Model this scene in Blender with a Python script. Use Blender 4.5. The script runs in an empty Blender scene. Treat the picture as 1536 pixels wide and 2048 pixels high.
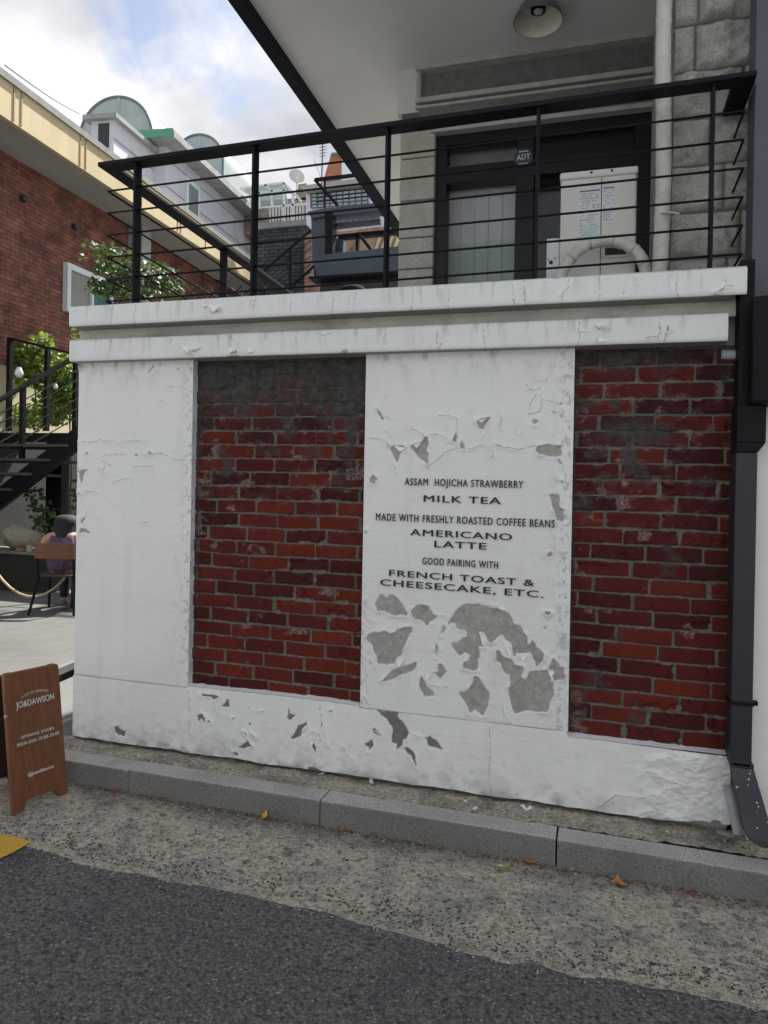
import bpy, bmesh, math, random
import numpy as np
from mathutils import Vector, Matrix
R_ = math.radians
random.seed(7)
scene = bpy.context.scene
COL = scene.collection

# ------------------------------------------------------------------ camera
CAM_F = 1436.59                      # focal length in pixels of the 1536x2048 photograph
YAW, PITCH, ROLL = -0.2864, -0.0036, 0.0175
CAM = np.array([2.7018, -3.2713, 1.2595])
SH = -0.0149                         # the street and everything on it falls this much per metre to the right

def _basis():
    cy, sy = math.cos(YAW), math.sin(YAW)
    f = np.array([sy*math.cos(PITCH), cy*math.cos(PITCH), math.sin(PITCH)])
    r = np.array([cy, -sy, 0.0]); u = np.cross(r, f)
    c, s = math.cos(ROLL), math.sin(ROLL)
    return c*r+s*u, -s*r+c*u, f
CR, CU, CF = _basis()
cam_d = bpy.data.cameras.new('camera'); cam = bpy.data.objects.new('camera', cam_d); COL.objects.link(cam)
cam.matrix_world = Matrix(((CR[0], CU[0], -CF[0], CAM[0]), (CR[1], CU[1], -CF[1], CAM[1]),
                           (CR[2], CU[2], -CF[2], CAM[2]), (0, 0, 0, 1)))
cam_d.sensor_fit = 'VERTICAL'; cam_d.sensor_height = 36.0; cam_d.lens = 36.0*CAM_F/2048
cam_d.clip_start = 0.05; cam_d.clip_end = 2000
scene.camera = cam
scene.render.resolution_x, scene.render.resolution_y = 768, 1024

# ------------------------------------------------------------------ sky, sun, exposure
SUN_EL, SUN_AZ = R_(52), R_(12)      # azimuth: from +Y towards +X (behind the house)
scene.view_settings.view_transform = 'Standard'; scene.view_settings.look = 'None'
scene.view_settings.exposure = 1.42; scene.view_settings.gamma = 1.0
w = bpy.data.worlds.new('World'); scene.world = w; w.use_nodes = True
nt = w.node_tree; nt.nodes.clear(); N = nt.nodes.new; L = nt.links.new
out = N('ShaderNodeOutputWorld'); bg = N('ShaderNodeBackground'); L(bg.outputs[0], out.inputs[0])
sky = N('ShaderNodeTexSky'); sky.sky_type = 'NISHITA'; sky.sun_disc = False
sky.sun_elevation = SUN_EL; sky.sun_rotation = SUN_AZ; sky.dust_density = 1.6; sky.air_density = 1.0
bg.inputs['Strength'].default_value = 0.062
tc = N('ShaderNodeTexCoord'); sep = N('ShaderNodeSeparateXYZ'); L(tc.outputs['Generated'], sep.inputs[0])
mx = N('ShaderNodeMath'); mx.operation = 'MAXIMUM'; L(sep.outputs['Z'], mx.inputs[0]); mx.inputs[1].default_value = 0.0
ad = N('ShaderNodeMath'); ad.operation = 'ADD'; L(mx.outputs[0], ad.inputs[0]); ad.inputs[1].default_value = 0.35
dv = N('ShaderNodeVectorMath'); dv.operation = 'DIVIDE'; L(tc.outputs['Generated'], dv.inputs[0])
cmb = N('ShaderNodeCombineXYZ')
for i in range(3): L(ad.outputs[0], cmb.inputs[i])
L(cmb.outputs[0], dv.inputs[1])
mp = N('ShaderNodeMapping'); mp.inputs['Location'].default_value = (12.7, -2.3, 0.0); L(dv.outputs[0], mp.inputs[0])
n1 = N('ShaderNodeTexNoise'); n1.inputs['Scale'].default_value = 1.9; n1.inputs['Detail'].default_value = 9; n1.inputs['Roughness'].default_value = 0.58
n1.inputs['Distortion'].default_value = 0.25
L(mp.outputs[0], n1.inputs['Vector'])
rp = N('ShaderNodeValToRGB'); rp.color_ramp.elements[0].position = 0.455; rp.color_ramp.elements[1].position = 0.55
rp.color_ramp.elements[0].color = (0.14, 0.14, 0.14, 1); rp.color_ramp.elements[1].color = (1, 1, 1, 1)
L(n1.outputs['Fac'], rp.inputs[0])
n2 = N('ShaderNodeTexNoise'); n2.inputs['Scale'].default_value = 3.2; n2.inputs['Detail'].default_value = 6
L(mp.outputs[0], n2.inputs['Vector'])
cl = N('ShaderNodeMixRGB'); cl.inputs[1].default_value = (3.75, 3.85, 4.2, 1); cl.inputs[2].default_value = (6.4, 6.4, 6.5, 1)
rp2 = N('ShaderNodeValToRGB'); rp2.color_ramp.elements[0].position = .38; rp2.color_ramp.elements[1].position = .58; L(n2.outputs['Fac'], rp2.inputs[0]); L(rp2.outputs[0], cl.inputs[0])
ms = N('ShaderNodeMixRGB'); L(rp.outputs[0], ms.inputs[0]); L(sky.outputs[0], ms.inputs[1]); L(cl.outputs[0], ms.inputs[2])
L(ms.outputs[0], bg.inputs['Color'])
sd = bpy.data.lights.new('sun', 'SUN'); sun = bpy.data.objects.new('sun', sd); COL.objects.link(sun)
sd.energy = 4.4; sd.angle = R_(1.2); sd.color = (1.0, 0.965, 0.92)
sdir = Vector((math.sin(SUN_AZ)*math.cos(SUN_EL), math.cos(SUN_AZ)*math.cos(SUN_EL), math.sin(SUN_EL)))
sun.rotation_euler = sdir.to_track_quat('Z', 'Y').to_euler(); sun.location = (0, 0, 30)

# ------------------------------------------------------------------ helpers
def ray(u, v):
    d = CF + (u-768)/CAM_F*CR - (v-1024)/CAM_F*CU
    d = d.copy(); d[2] -= SH*d[0]; return d
CS = CAM.copy(); CS[2] -= SH*CS[0]
def at(u, v, x=None, y=None, z=None):
    """the point of a real plane (x, y or z given, metres) seen at a pixel of the photograph"""
    d = ray(u, v)
    if y is not None: t = (y-CS[1])/d[1]
    elif x is not None: t = (x-CS[0])/d[0]
    else: t = (z-CS[2])/d[2]
    return CS+t*d
def shear(p): return Vector((p[0], p[1], p[2]+SH*p[0]))

def tag(o, label=None, cat=None, group=None, kind=None):
    if label: o['label'] = label
    if cat: o['category'] = cat
    if group: o['group'] = group
    if kind: o['kind'] = kind
    return o
def thing(name, label, cat, loc=(0, 0, 0), group=None):
    o = bpy.data.objects.new(name, None); COL.objects.link(o); o.location = shear(loc); o.empty_display_size = .1
    return tag(o, label, cat, group)

class MB:
    def __init__(s): s.v = []; s.f = []; s.uv = None
    def quad(s, a, b, c, d):
        n = len(s.v); s.v += [tuple(a), tuple(b), tuple(c), tuple(d)]; s.f.append((n, n+1, n+2, n+3)); return s
    def poly(s, pts):
        n = len(s.v); s.v += [tuple(p) for p in pts]; s.f.append(tuple(range(n, n+len(pts)))); return s
    def box(s, x0, x1, y0, y1, z0, z1):
        n = len(s.v)
        s.v += [(x, y, z) for x in (x0, x1) for y in (y0, y1) for z in (z0, z1)]
        for f in ((0, 1, 3, 2), (4, 6, 7, 5), (0, 4, 5, 1), (2, 3, 7, 6), (0, 2, 6, 4), (1, 5, 7, 3)): s.f.append(tuple(n+i for i in f))
        return s
    def hexa(s, p):
        """p: 8 points, index = 4*x+2*y+z like box"""
        n = len(s.v); s.v += [tuple(q) for q in p]
        for f in ((0, 1, 3, 2), (4, 6, 7, 5), (0, 4, 5, 1), (2, 3, 7, 6), (0, 2, 6, 4), (1, 5, 7, 3)): s.f.append(tuple(n+i for i in f))
        return s
    def bar(s, a, b, w, h, up=(0, 0, 1)):
        a = Vector(a); b = Vector(b); d = (b-a).normalized(); up = Vector(up)
        sd = d.cross(up)
        if sd.length < 1e-4: sd = d.cross(Vector((1, 0, 0)))
        sd.normalize(); u2 = sd.cross(d).normalized()
        P = []
        for e in (a, b):
            for i in (-1, 1):
                for k in (-1, 1): P.append(e+sd*(i*w/2)+u2*(k*h/2))
        return s.hexa(P)
    def tube(s, path, r, n=10, cap=True):
        path = [Vector(p) for p in path]; rr = r if hasattr(r, '__len__') else [r]*len(path)
        base = len(s.v); pu = None
        for i, p in enumerate(path):
            d = (path[min(i+1, len(path)-1)]-path[max(i-1, 0)]).normalized()
            if pu is None:
                pu = d.cross(Vector((0, 0, 1)))
                if pu.length < 1e-3: pu = d.cross(Vector((1, 0, 0)))
                pu.normalize()
            pu = (pu-d*pu.dot(d)).normalized(); q = d.cross(pu)
            for k in range(n):
                t = 2*math.pi*k/n; s.v.append(tuple(p+(pu*math.cos(t)+q*math.sin(t))*rr[i]))
        for i in range(len(path)-1):
            for k in range(n):
                s.f.append((base+i*n+k, base+i*n+(k+1) % n, base+(i+1)*n+(k+1) % n, base+(i+1)*n+k))
        if cap:
            s.f.append(tuple(base+k for k in range(n))[::-1]); s.f.append(tuple(base+(len(path)-1)*n+k for k in range(n)))
        return s
    def lathe(s, c, prof, n=24):
        """prof: (radius, z) pairs round a vertical axis at c"""
        base = len(s.v); m = len(prof)
        for k in range(n):
            t = 2*math.pi*k/n
            for r, z in prof: s.v.append((c[0]+r*math.cos(t), c[1]+r*math.sin(t), c[2]+z))
        for k in range(n):
            for i in range(m-1):
                a = base+k*m+i; b = base+((k+1) % n)*m+i
                s.f.append((a, b, b+1, a+1))
        return s
    def prism(s, pts, off):
        """extrude a polygon (list of 3d points) along the vector off"""
        n = len(s.v); m = len(pts); off = Vector(off)
        s.v += [tuple(p) for p in pts]+[tuple(Vector(p)+off) for p in pts]
        s.f.append(tuple(range(n, n+m))); s.f.append(tuple(range(n+2*m-1, n+m-1, -1)))
        for i in range(m): s.f.append((n+i, n+m+i, n+m+(i+1) % m, n+(i+1) % m))
        return s
    def build(s, name, m, parent=None, smooth=False, bevel=0, uv=None, fix=True):
        L0 = parent.matrix_basis.translation if parent is not None else Vector((0, 0, 0))
        if parent is not None and parent.parent is not None: L0 = parent.parent.matrix_basis.translation+L0
        me = bpy.data.meshes.new(name)
        me.from_pydata([tuple(shear(p)-L0) for p in s.v], [], s.f)
        if fix:
            bm = bmesh.new(); bm.from_mesh(me); bmesh.ops.recalc_face_normals(bm, faces=bm.faces); bm.to_mesh(me); bm.free()
        if uv is not None:
            ul = me.uv_layers.new(name='UVMap')
            vs = np.array([uv(p) for p in s.v])
            for lp in me.loops: ul.data[lp.index].uv = vs[lp.vertex_index]
        me.materials.append(m)
        if smooth: me.polygons.foreach_set('use_smooth', [True]*len(me.polygons))
        o = bpy.data.objects.new(name, me); COL.objects.link(o)
        if parent is not None: o.parent = parent
        if bevel:
            b = o.modifiers.new('bevel', 'BEVEL'); b.width = bevel; b.segments = 2; b.limit_method = 'ANGLE'; b.angle_limit = R_(40)
        return o

def mat(name, col, rough=.7, var=.15, scale=6, bump=0.0, bscale=60, metal=0.0, dirt=None, dscale=2.0, damt=.5, stretch=None, spec=.5, detail=6):
    m = bpy.data.materials.new(name); m.use_nodes = True; nt = m.node_tree; b = nt.nodes['Principled BSDF']
    N = nt.nodes.new; L = nt.links.new
    tc = N('ShaderNodeTexCoord'); src = tc.outputs['Object']
    if stretch:
        mp = N('ShaderNodeMapping'); mp.inputs['Scale'].default_value = stretch; L(src, mp.inputs[0]); src = mp.outputs[0]
    n = N('ShaderNodeTexNoise'); n.inputs['Scale'].default_value = scale; n.inputs['Detail'].default_value = detail; n.inputs['Roughness'].default_value = .6
    L(src, n.inputs['Vector'])
    r = N('ShaderNodeValToRGB'); r.color_ramp.elements[0].position = .3; r.color_ramp.elements[1].position = .7
    r.color_ramp.elements[0].color = tuple(c*(1-var) for c in col)+(1,); r.color_ramp.elements[1].color = tuple(min(1, c*(1+var)) for c in col)+(1,)
    L(n.outputs['Fac'], r.inputs[0]); cur = r.outputs[0]
    if dirt:
        n3 = N('ShaderNodeTexNoise'); n3.inputs['Scale'].default_value = dscale; n3.inputs['Detail'].default_value = 8; n3.inputs['Roughness'].default_value = .65
        L(src, n3.inputs['Vector'])
        r3 = N('ShaderNodeValToRGB'); r3.color_ramp.elements[0].position = .48; r3.color_ramp.elements[1].position = .72
        r3.color_ramp.elements[1].color = (damt, damt, damt, 1); L(n3.outputs['Fac'], r3.inputs[0])
        mm = N('ShaderNodeMixRGB'); L(r3.outputs[0], mm.inputs[0]); L(cur, mm.inputs[1]); mm.inputs[2].default_value = tuple(dirt)+(1,); cur = mm.outputs[0]
    L(cur, b.inputs['Base Color']); b.inputs['Roughness'].default_value = rough; b.inputs['Metallic'].default_value = metal
    b.inputs['Specular IOR Level'].default_value = spec
    if bump:
        n4 = N('ShaderNodeTexNoise'); n4.inputs['Scale'].default_value = bscale; n4.inputs['Detail'].default_value = 5; L(src, n4.inputs['Vector'])
        bp = N('ShaderNodeBump'); bp.inputs['Strength'].default_value = bump; bp.inputs['Distance'].default_value = .01
        L(n4.outputs['Fac'], bp.inputs['Height']); L(bp.outputs[0], b.inputs['Normal'])
    return m

def glass_mat(name, col, rough=.03, alpha=None):
    m = bpy.data.materials.new(name); m.use_nodes = True; b = m.node_tree.nodes['Principled BSDF']
    b.inputs['Base Color'].default_value = tuple(col)+(1,); b.inputs['Roughness'].default_value = rough
    if alpha is not None: b.inputs['Alpha'].default_value = alpha
    return m

# value noise on arrays
def _h(ix, iy, seed):
    a = (ix.astype(np.int64)*374761393+iy.astype(np.int64)*668265263+seed*982451653) & 0xffffffff
    a = ((a ^ (a >> 13))*1274126177) & 0xffffffff
    return ((a ^ (a >> 16)) & 0xffff)/65535.0
def vnoise(x, y, seed=0):
    ix, iy = np.floor(x), np.floor(y); fx, fy = x-ix, y-iy
    fx = fx*fx*(3-2*fx); fy = fy*fy*(3-2*fy)
    a, b, c, d = _h(ix, iy, seed), _h(ix+1, iy, seed), _h(ix, iy+1, seed), _h(ix+1, iy+1, seed)
    return (a*(1-fx)+b*fx)*(1-fy)+(c*(1-fx)+d*fx)*fy
def fbm(x, y, oct=4, seed=0):
    s = 0; amp = .5
    for o in range(oct): s = s+amp*vnoise(x*2**o, y*2**o, seed+o*17); amp *= .5
    return s/(1-.5**oct)
def seg_dist(X, Z, a, b):
    ax, az = a; dx, dz = b[0]-ax, b[1]-az; l2 = dx*dx+dz*dz+1e-12
    t = np.clip(((X-ax)*dx+(Z-az)*dz)/l2, 0, 1)
    return np.hypot(X-ax-t*dx, Z-az-t*dz), t
def poly_sdf(X, Z, pts):
    """signed distance, negative inside"""
    d = np.full(X.shape, 9.0); ins = np.zeros(X.shape, bool); n = len(pts)
    for i in range(n):
        a, b = pts[i], pts[(i+1) % n]
        d = np.minimum(d, seg_dist(X, Z, a, b)[0])
        c = ((a[1] > Z) != (b[1] > Z))
        with np.errstate(divide='ignore', invalid='ignore'):
            xi = (b[0]-a[0])*(Z-a[1])/(b[1]-a[1]+1e-12)+a[0]
        ins ^= c & (X < xi)
    return np.where(ins, -d, d)

def heightfield(name, x0, x1, z0, z1, step, fn, m, parent, zfun=None):
    """a wall face as a fine grid in x and z; fn(X, Z) gives y and a dict of per-vertex attributes"""
    nx = max(2, int(round((x1-x0)/step))+1); nz = max(2, int(round((z1-z0)/step))+1)
    X, Z = np.meshgrid(np.linspace(x0, x1, nx), np.linspace(z0, z1, nz), indexing='ij')
    if zfun is not None: Z = zfun(X, Z)
    Y, attrs = fn(X, Z)
    L0 = parent.location
    V = np.stack([X-L0[0], Y-L0[1], Z+SH*X-L0[2]], -1).reshape(-1, 3)
    idx = np.arange(nx*nz).reshape(nx, nz)
    F = np.stack([idx[:-1, :-1], idx[1:, :-1], idx[1:, 1:], idx[:-1, 1:]], -1).reshape(-1, 4)
    me = bpy.data.meshes.new(name)
    me.vertices.add(len(V)); me.vertices.foreach_set('co', V.astype(np.float32).ravel())
    me.loops.add(F.size); me.loops.foreach_set('vertex_index', F.ravel().astype(np.int32))
    me.polygons.add(len(F)); me.polygons.foreach_set('loop_start', np.arange(0, F.size, 4, dtype=np.int32))
    me.polygons.foreach_set('loop_total', np.full(len(F), 4, np.int32))
    me.update(calc_edges=True); me.validate()
    me.polygons.foreach_set('use_smooth', [True]*len(me.polygons))
    for k, a in attrs.items():
        at_ = me.attributes.new(k, 'FLOAT', 'POINT'); at_.data.foreach_set('value', a.astype(np.float32).ravel())
    me.materials.append(m)
    o = bpy.data.objects.new(name, me); COL.objects.link(o); o.parent = parent
    return o

class G:
    """small node-graph helper"""
    def __init__(s, name):
        s.m = bpy.data.materials.new(name); s.m.use_nodes = True; s.t = s.m.node_tree; s.b = s.t.nodes['Principled BSDF']
        s.tc = s.t.nodes.new('ShaderNodeTexCoord')
    def n(s, t, **k):
        q = s.t.nodes.new('ShaderNode'+t)
        for a, v in k.items(): setattr(q, a, v)
        return q
    def l(s, a, b): s.t.links.new(a, b)
    def vec(s, stretch=None, coord='Object'):
        if not stretch: return s.tc.outputs[coord]
        mp = s.n('Mapping'); mp.inputs['Scale'].default_value = stretch; s.l(s.tc.outputs[coord], mp.inputs[0]); return mp.outputs[0]
    def noise(s, scale, detail=5, rough=.6, stretch=None, dist=0, coord='Object'):
        q = s.n('TexNoise'); q.inputs['Scale'].default_value = scale; q.inputs['Detail'].default_value = detail
        q.inputs['Roughness'].default_value = rough; q.inputs['Distortion'].default_value = dist
        s.l(s.vec(stretch, coord), q.inputs['Vector']); return q.outputs['Fac']
    def voro(s, scale, feature='F1', rnd=1.0, out='Distance', stretch=None):
        q = s.n('TexVoronoi', feature=feature); q.inputs['Scale'].default_value = scale; q.inputs['Randomness'].default_value = rnd
        s.l(s.vec(stretch), q.inputs['Vector']); return q.outputs[out]
    def ramp(s, f, a, b, ca=(0, 0, 0), cb=(1, 1, 1)):
        q = s.n('ValToRGB'); e = q.color_ramp.elements
        e[0].position, e[1].position = a, b; e[0].color = tuple(ca)+(1,); e[1].color = tuple(cb)+(1,); s.l(f, q.inputs[0]); return q.outputs[0]
    def mapr(s, f, a, b, lo=0., hi=1.):
        q = s.n('MapRange'); q.clamp = True
        for i, v in enumerate((a, b, lo, hi)): q.inputs[i+1].default_value = v
        s.l(f, q.inputs[0]); return q.outputs[0]
    def mix(s, f, a, b, bt='MIX'):
        q = s.n('MixRGB', blend_type=bt)
        for i, v in ((0, f), (1, a), (2, b)):
            if isinstance(v, (int, float)): q.inputs[i].default_value = v
            elif isinstance(v, tuple): q.inputs[i].default_value = v+(1,)
            else: s.l(v, q.inputs[i])
        return q.outputs[0]
    def math(s, op, a, b=0.0):
        q = s.n('Math', operation=op)
        for i, v in ((0, a), (1, b)):
            if isinstance(v, (int, float)): q.inputs[i].default_value = v
            else: s.l(v, q.inputs[i])
        return q.outputs[0]
    def attr(s, name):
        q = s.n('Attribute', attribute_name=name); return q.outputs['Fac']
    def color(s, c):
        if isinstance(c, tuple): s.b.inputs['Base Color'].default_value = c+(1,)
        else: s.l(c, s.b.inputs['Base Color'])
    def bump(s, h, strength=.3, dist=.01):
        q = s.n('Bump'); q.inputs['Strength'].default_value = strength; q.inputs['Distance'].default_value = dist
        s.l(h, q.inputs['Height']); s.l(q.outputs[0], s.b.inputs['Normal'])
    def rough(s, v):
        if isinstance(v, float): s.b.inputs['Roughness'].default_value = v
        else: s.l(v, s.b.inputs['Roughness'])

# ------------------------------------------------------------------ materials
def paint_material(name, base=(.775, .785, .765), drip=False, cs=1.0):
    g = G(name)
    bare = g.attr('bare'); crack = g.attr('crack'); grime = g.attr('grime')
    tone = g.ramp(g.noise(2.2, 4), .35, .65, tuple(c*.95 for c in base), base)
    green = g.mix(g.mapr(g.noise(1.7, 5, .6), .52, .68, 0, .35), tone, (.70, .775, .715))
    dust = g.mix(g.mapr(g.noise(9, 8, .7), .55, .75, 0, .28), green, (.50, .50, .46))
    if drip:
        st = g.noise(14, 6, .65, stretch=(1, 1, .12))
        dust = g.mix(g.mapr(st, .55, .72, 0, .20), dust, (.40, .395, .37))
    stv = g.noise(10, 6, .65, stretch=(1, 1, .07)); dust = g.mix(g.mapr(stv, .52, .75, 0, .15), dust, (.42, .42, .38))
    dust = g.mix(grime, dust, (.20, .20, .18))
    cn = g.noise(24, 6, .65)
    conc = g.ramp(cn, .3, .72, (.26*cs, .252*cs, .23*cs), (.47*cs, .457*cs, .42*cs))
    ck = g.math('ABSOLUTE', g.math('SUBTRACT', g.noise(7.5, 3, .55, dist=1.6), .5)); ck2 = g.math('ABSOLUTE', g.math('SUBTRACT', g.noise(13, 3, .55, dist=2.2), .46))
    conc = g.mix(g.mapr(g.math('MINIMUM', ck, ck2), 0.0, .012, .55, 0), conc, (.15*cs, .145*cs, .135*cs))
    conc = g.mix(g.mapr(g.noise(70, 5, .7), .60, .72, 0, .5), conc, (.17*cs, .165*cs, .15*cs))
    conc = g.mix(g.mapr(g.noise(6, 3), .5, .7, 0, .4), conc, (.27*cs, .25*cs, .215*cs))
    edge = g.mapr(bare, -.0015, .0010)                      # 0 inside a patch, 1 on paint
    under = g.mapr(g.math('ADD', bare, g.math('MULTIPLY', g.noise(33, 5, .65), .010)), .0012, .0026)
    conc = g.mix(g.math('MULTIPLY', under, .55), conc, (.46, .465, .445))
    c = g.mix(edge, conc, dust)
    c = g.mix(g.mapr(crack, .0009, .0026, .7, 0), c, (.13, .13, .12))
    g.color(c)
    g.rough(.62)
    wr = g.noise(30, 4, .5, stretch=(.35, 1, 1.6)); fine = g.noise(130, 4, .6); flk = g.noise(11, 6, .62, dist=.6)
    h = g.math('ADD', g.math('MULTIPLY', wr, .6), g.math('ADD', g.math('MULTIPLY', fine, .25), g.math('MULTIPLY', flk, .7)))
    g.bump(h, .38, .008)
    return g.m
M_paint = paint_material('white_masonry_paint')
M_plinth = paint_material('plinth_masonry_paint', (.80, .81, .785), cs=.50)
M_cap = paint_material('white_cap_paint', (.765, .78, .765), True)

def brick_material():
    g = G('old_red_brick')
    sd_ = g.attr('bsdf'); rnd = g.attr('brnd'); grime = g.attr('grime'); whit = g.attr('white')
    q = g.n('ValToRGB'); e = q.color_ramp.elements
    e[0].position = 0; e[0].color = (.036, .011, .0125, 1); e[1].position = 1; e[1].color = (.150, .027, .0145, 1)
    x = e.new(.35); x.color = (.070, .0145, .0135, 1); x = e.new(.7); x.color = (.108, .0195, .0135, 1)
    g.l(g.math('ADD', rnd, g.math('MULTIPLY', g.math('SUBTRACT', g.noise(14, 5, .65), .5), .55)), q.inputs[0])
    b = g.mix(g.mapr(g.noise(60, 6, .7), .58, .75, 0, .5), q.outputs[0], (.09, .05, .045))
    b = g.mix(g.mapr(g.noise(170, 3, .5), .68, .76, 0, .35), b, (.36, .26, .22))
    b = g.mix(g.math('MULTIPLY', whit, g.mapr(g.noise(110, 4, .7), .4, .62)), b, (.36, .31, .295))
    mo = g.ramp(g.noise(45, 6, .7), .3, .7, (.065, .063, .054), (.195, .19, .16))
    mo = g.mix(g.mapr(g.noise(5, 5, .6), .5, .7, 0, .55), mo, (.13, .15, .115))
    c = g.mix(g.mapr(sd_, -.0012, .0016), b, mo)
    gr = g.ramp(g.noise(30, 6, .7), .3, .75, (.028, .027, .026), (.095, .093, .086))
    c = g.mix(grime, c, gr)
    g.color(c); g.rough(.88); g.b.inputs['Specular IOR Level'].default_value = .12
    g.bump(g.math('ADD', g.math('MULTIPLY', g.noise(120, 5, .6), .5), g.noise(38, 5, .6)), .5, .004)
    return g.m
M_brick = brick_material()

def asphalt_material():
    g = G('worn_asphalt')
    base = g.ramp(g.noise(62, 7, .8), .36, .64, (.022, .0215, .021), (.30, .29, .275))
    blot = g.mix(g.mapr(g.noise(1.1, 6, .62), .42, .66, 0, .35), base, (.10, .088, .118))
    blot = g.mix(g.mapr(g.noise(.55, 7, .65, dist=1.2), .56, .66, 0, .45), blot, (.030, .029, .028))
    agg = g.voro(88, 'F1'); cc = g.voro(88, 'F1', out='Color')
    sepc = g.n('SeparateColor'); g.l(cc, sepc.inputs[0])
    pick = g.mapr(sepc.outputs[0], .45, .85)
    aggn = g.math('ADD', agg, g.math('MULTIPLY', g.math('SUBTRACT', g.noise(210, 4, .7), .5), .55)); peb = g.math('MULTIPLY', g.mapr(aggn, .50, .26), pick)
    pc = g.mix(sepc.outputs[1], (.10, .098, .094), (.46, .45, .42))
    c = g.mix(g.math('MULTIPLY', peb, .9), blot, pc)
    agg2 = g.voro(36, 'F1'); c2 = g.voro(36, 'F1', out='Color'); sp2 = g.n('SeparateColor'); g.l(c2, sp2.inputs[0])
    p2 = g.math('MULTIPLY', g.mapr(g.math('ADD', agg2, g.math('MULTIPLY', g.math('SUBTRACT', g.noise(120, 4, .7), .5), .4)), .28, .15), g.mapr(sp2.outputs[0], .84, .92))
    c = g.mix(p2, c, g.mix(sp2.outputs[1], (.16, .155, .145), (.42, .41, .385)))
    gap = g.mapr(g.voro(130, 'DISTANCE_TO_EDGE'), 0, .10, .45, 0)
    c = g.mix(gap, c, (.012, .012, .012))
    g.color(c); g.rough(.92); g.b.inputs['Specular IOR Level'].default_value = .2
    g.bump(g.math('ADD', g.math('MULTIPLY', agg, -1.2), g.noise(150, 5, .7)), 1.0, .008)
    return g.m
M_asphalt = asphalt_material()

def apron_material():
    g = G('weathered_gutter_concrete')
    base = g.ramp(g.noise(50, 8, .8), .33, .67, (.36, .315, .245), (1.0, .91, .74))
    grey = g.mix(g.mapr(g.noise(4.2, 7, .7), .49, .60, 0, .8), base, g.ramp(g.noise(80, 5, .7), .3, .7, (.17, .168, .158), (.62, .61, .57)))
    pink = g.mix(g.mapr(g.noise(6.1, 6, .65), .53, .64, 0, .65), grey, g.ramp(g.noise(70, 4, .7), .3, .7, (.23, .165, .16), (.54, .42, .40)))
    c = g.mix(g.mapr(g.noise(30, 5, .6, dist=.4), .55, .63, 0, .75), pink, g.ramp(g.noise(90, 4, .7), .3, .7, (.05, .05, .05), (.26, .25, .235)))
    for sc, lo, hi, r0, r1, seed in ((105, .35, .55, .50, .26, 0), (60, .60, .72, .42, .24, 1), (30, .86, .92, .32, .22, 2)):
        a = g.voro(sc, 'F1'); cc = g.voro(sc, 'F1', out='Color'); s_ = g.n('SeparateColor'); g.l(cc, s_.inputs[0])
        st = g.math('MULTIPLY', g.mapr(g.math('ADD', a, g.math('MULTIPLY', g.math('SUBTRACT', g.noise(160, 3, .6), .5), .35)), r0, r1), g.mapr(s_.outputs[0], lo, hi))
        st = g.math('MULTIPLY', st, g.mapr(g.noise(3.3+seed, 5, .65), .36, .58, .12, 1))
        c = g.mix(g.math('MULTIPLY', st, .9), c, g.ramp(s_.outputs[1], .45, 1.0, (.022, .021, .021), (.32, .29, .25)))
    fine = g.noise(200, 4, .75)
    c = g.mix(g.mapr(fine, .56, .72, 0, .55), c, (.12, .105, .085))
    c = g.mix(g.mapr(g.noise(240, 3, .6), .60, .70, 0, .6), c, (.80, .74, .62))
    sx = g.n('SeparateXYZ'); g.l(g.tc.outputs['Object'], sx.inputs[0])
    silt = g.mapr(g.math('ADD', sx.outputs['Y'], g.math('MULTIPLY', g.noise(7, 6, .7), .22)), -.34, -.20, 0, .62)
    c = g.mix(silt, c, g.ramp(g.noise(110, 5, .75), .3, .7, (.07, .058, .045), (.26, .23, .19)))
    g.color(c); g.rough(.92); g.b.inputs['Specular IOR Level'].default_value = .2
    g.bump(g.math('ADD', g.math('MULTIPLY', g.voro(62, 'F1'), -.6), g.math('ADD', fine, g.noise(50, 7, .75))), 1.0, .009)
    return g.m
M_apron = apron_material()

def granite_material(name, lo, hi, sc=230):
    g = G(name)
    a = g.noise(sc, 3, .6); b = g.ramp(a, .36, .64, lo, hi)
    b = g.mix(g.mapr(g.noise(3, 6, .6), .45, .7, 0, .35), b, tuple(c*.62 for c in lo))
    g.color(b); g.rough(.78); g.bump(a, .25, .003); return g.m
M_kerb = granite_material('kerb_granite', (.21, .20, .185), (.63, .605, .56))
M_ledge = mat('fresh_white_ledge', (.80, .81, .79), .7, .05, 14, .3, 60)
M_kerb_shade = granite_material('kerb_granite_front_shade', (.10, .098, .092), (.27, .262, .246))  # same stone, with the shade of the front face put into its colour
M_kerb2 = granite_material('kerb_granite_warm', (.21, .195, .18), (.61, .58, .535))
M_gravel = mat('grit', (.36, .325, .26), .95, .5, 60, .9, 90, dirt=(.10, .10, .06), dscale=5, damt=.8)
M_blk = mat('black_painted_steel', (.0075, .0075, .0105), .5, .3, 12, .05, 80, spec=.15)
M_stl = mat('slate_painted_steel', (.016, .019, .027), .5, .2, 3, .04, 60, dirt=(.03, .026, .022), dscale=2.2, damt=.5)
M_dkblue = mat('dark_blue_grey_panel', (.085, .092, .112), .55, .12, 2.5)
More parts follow.
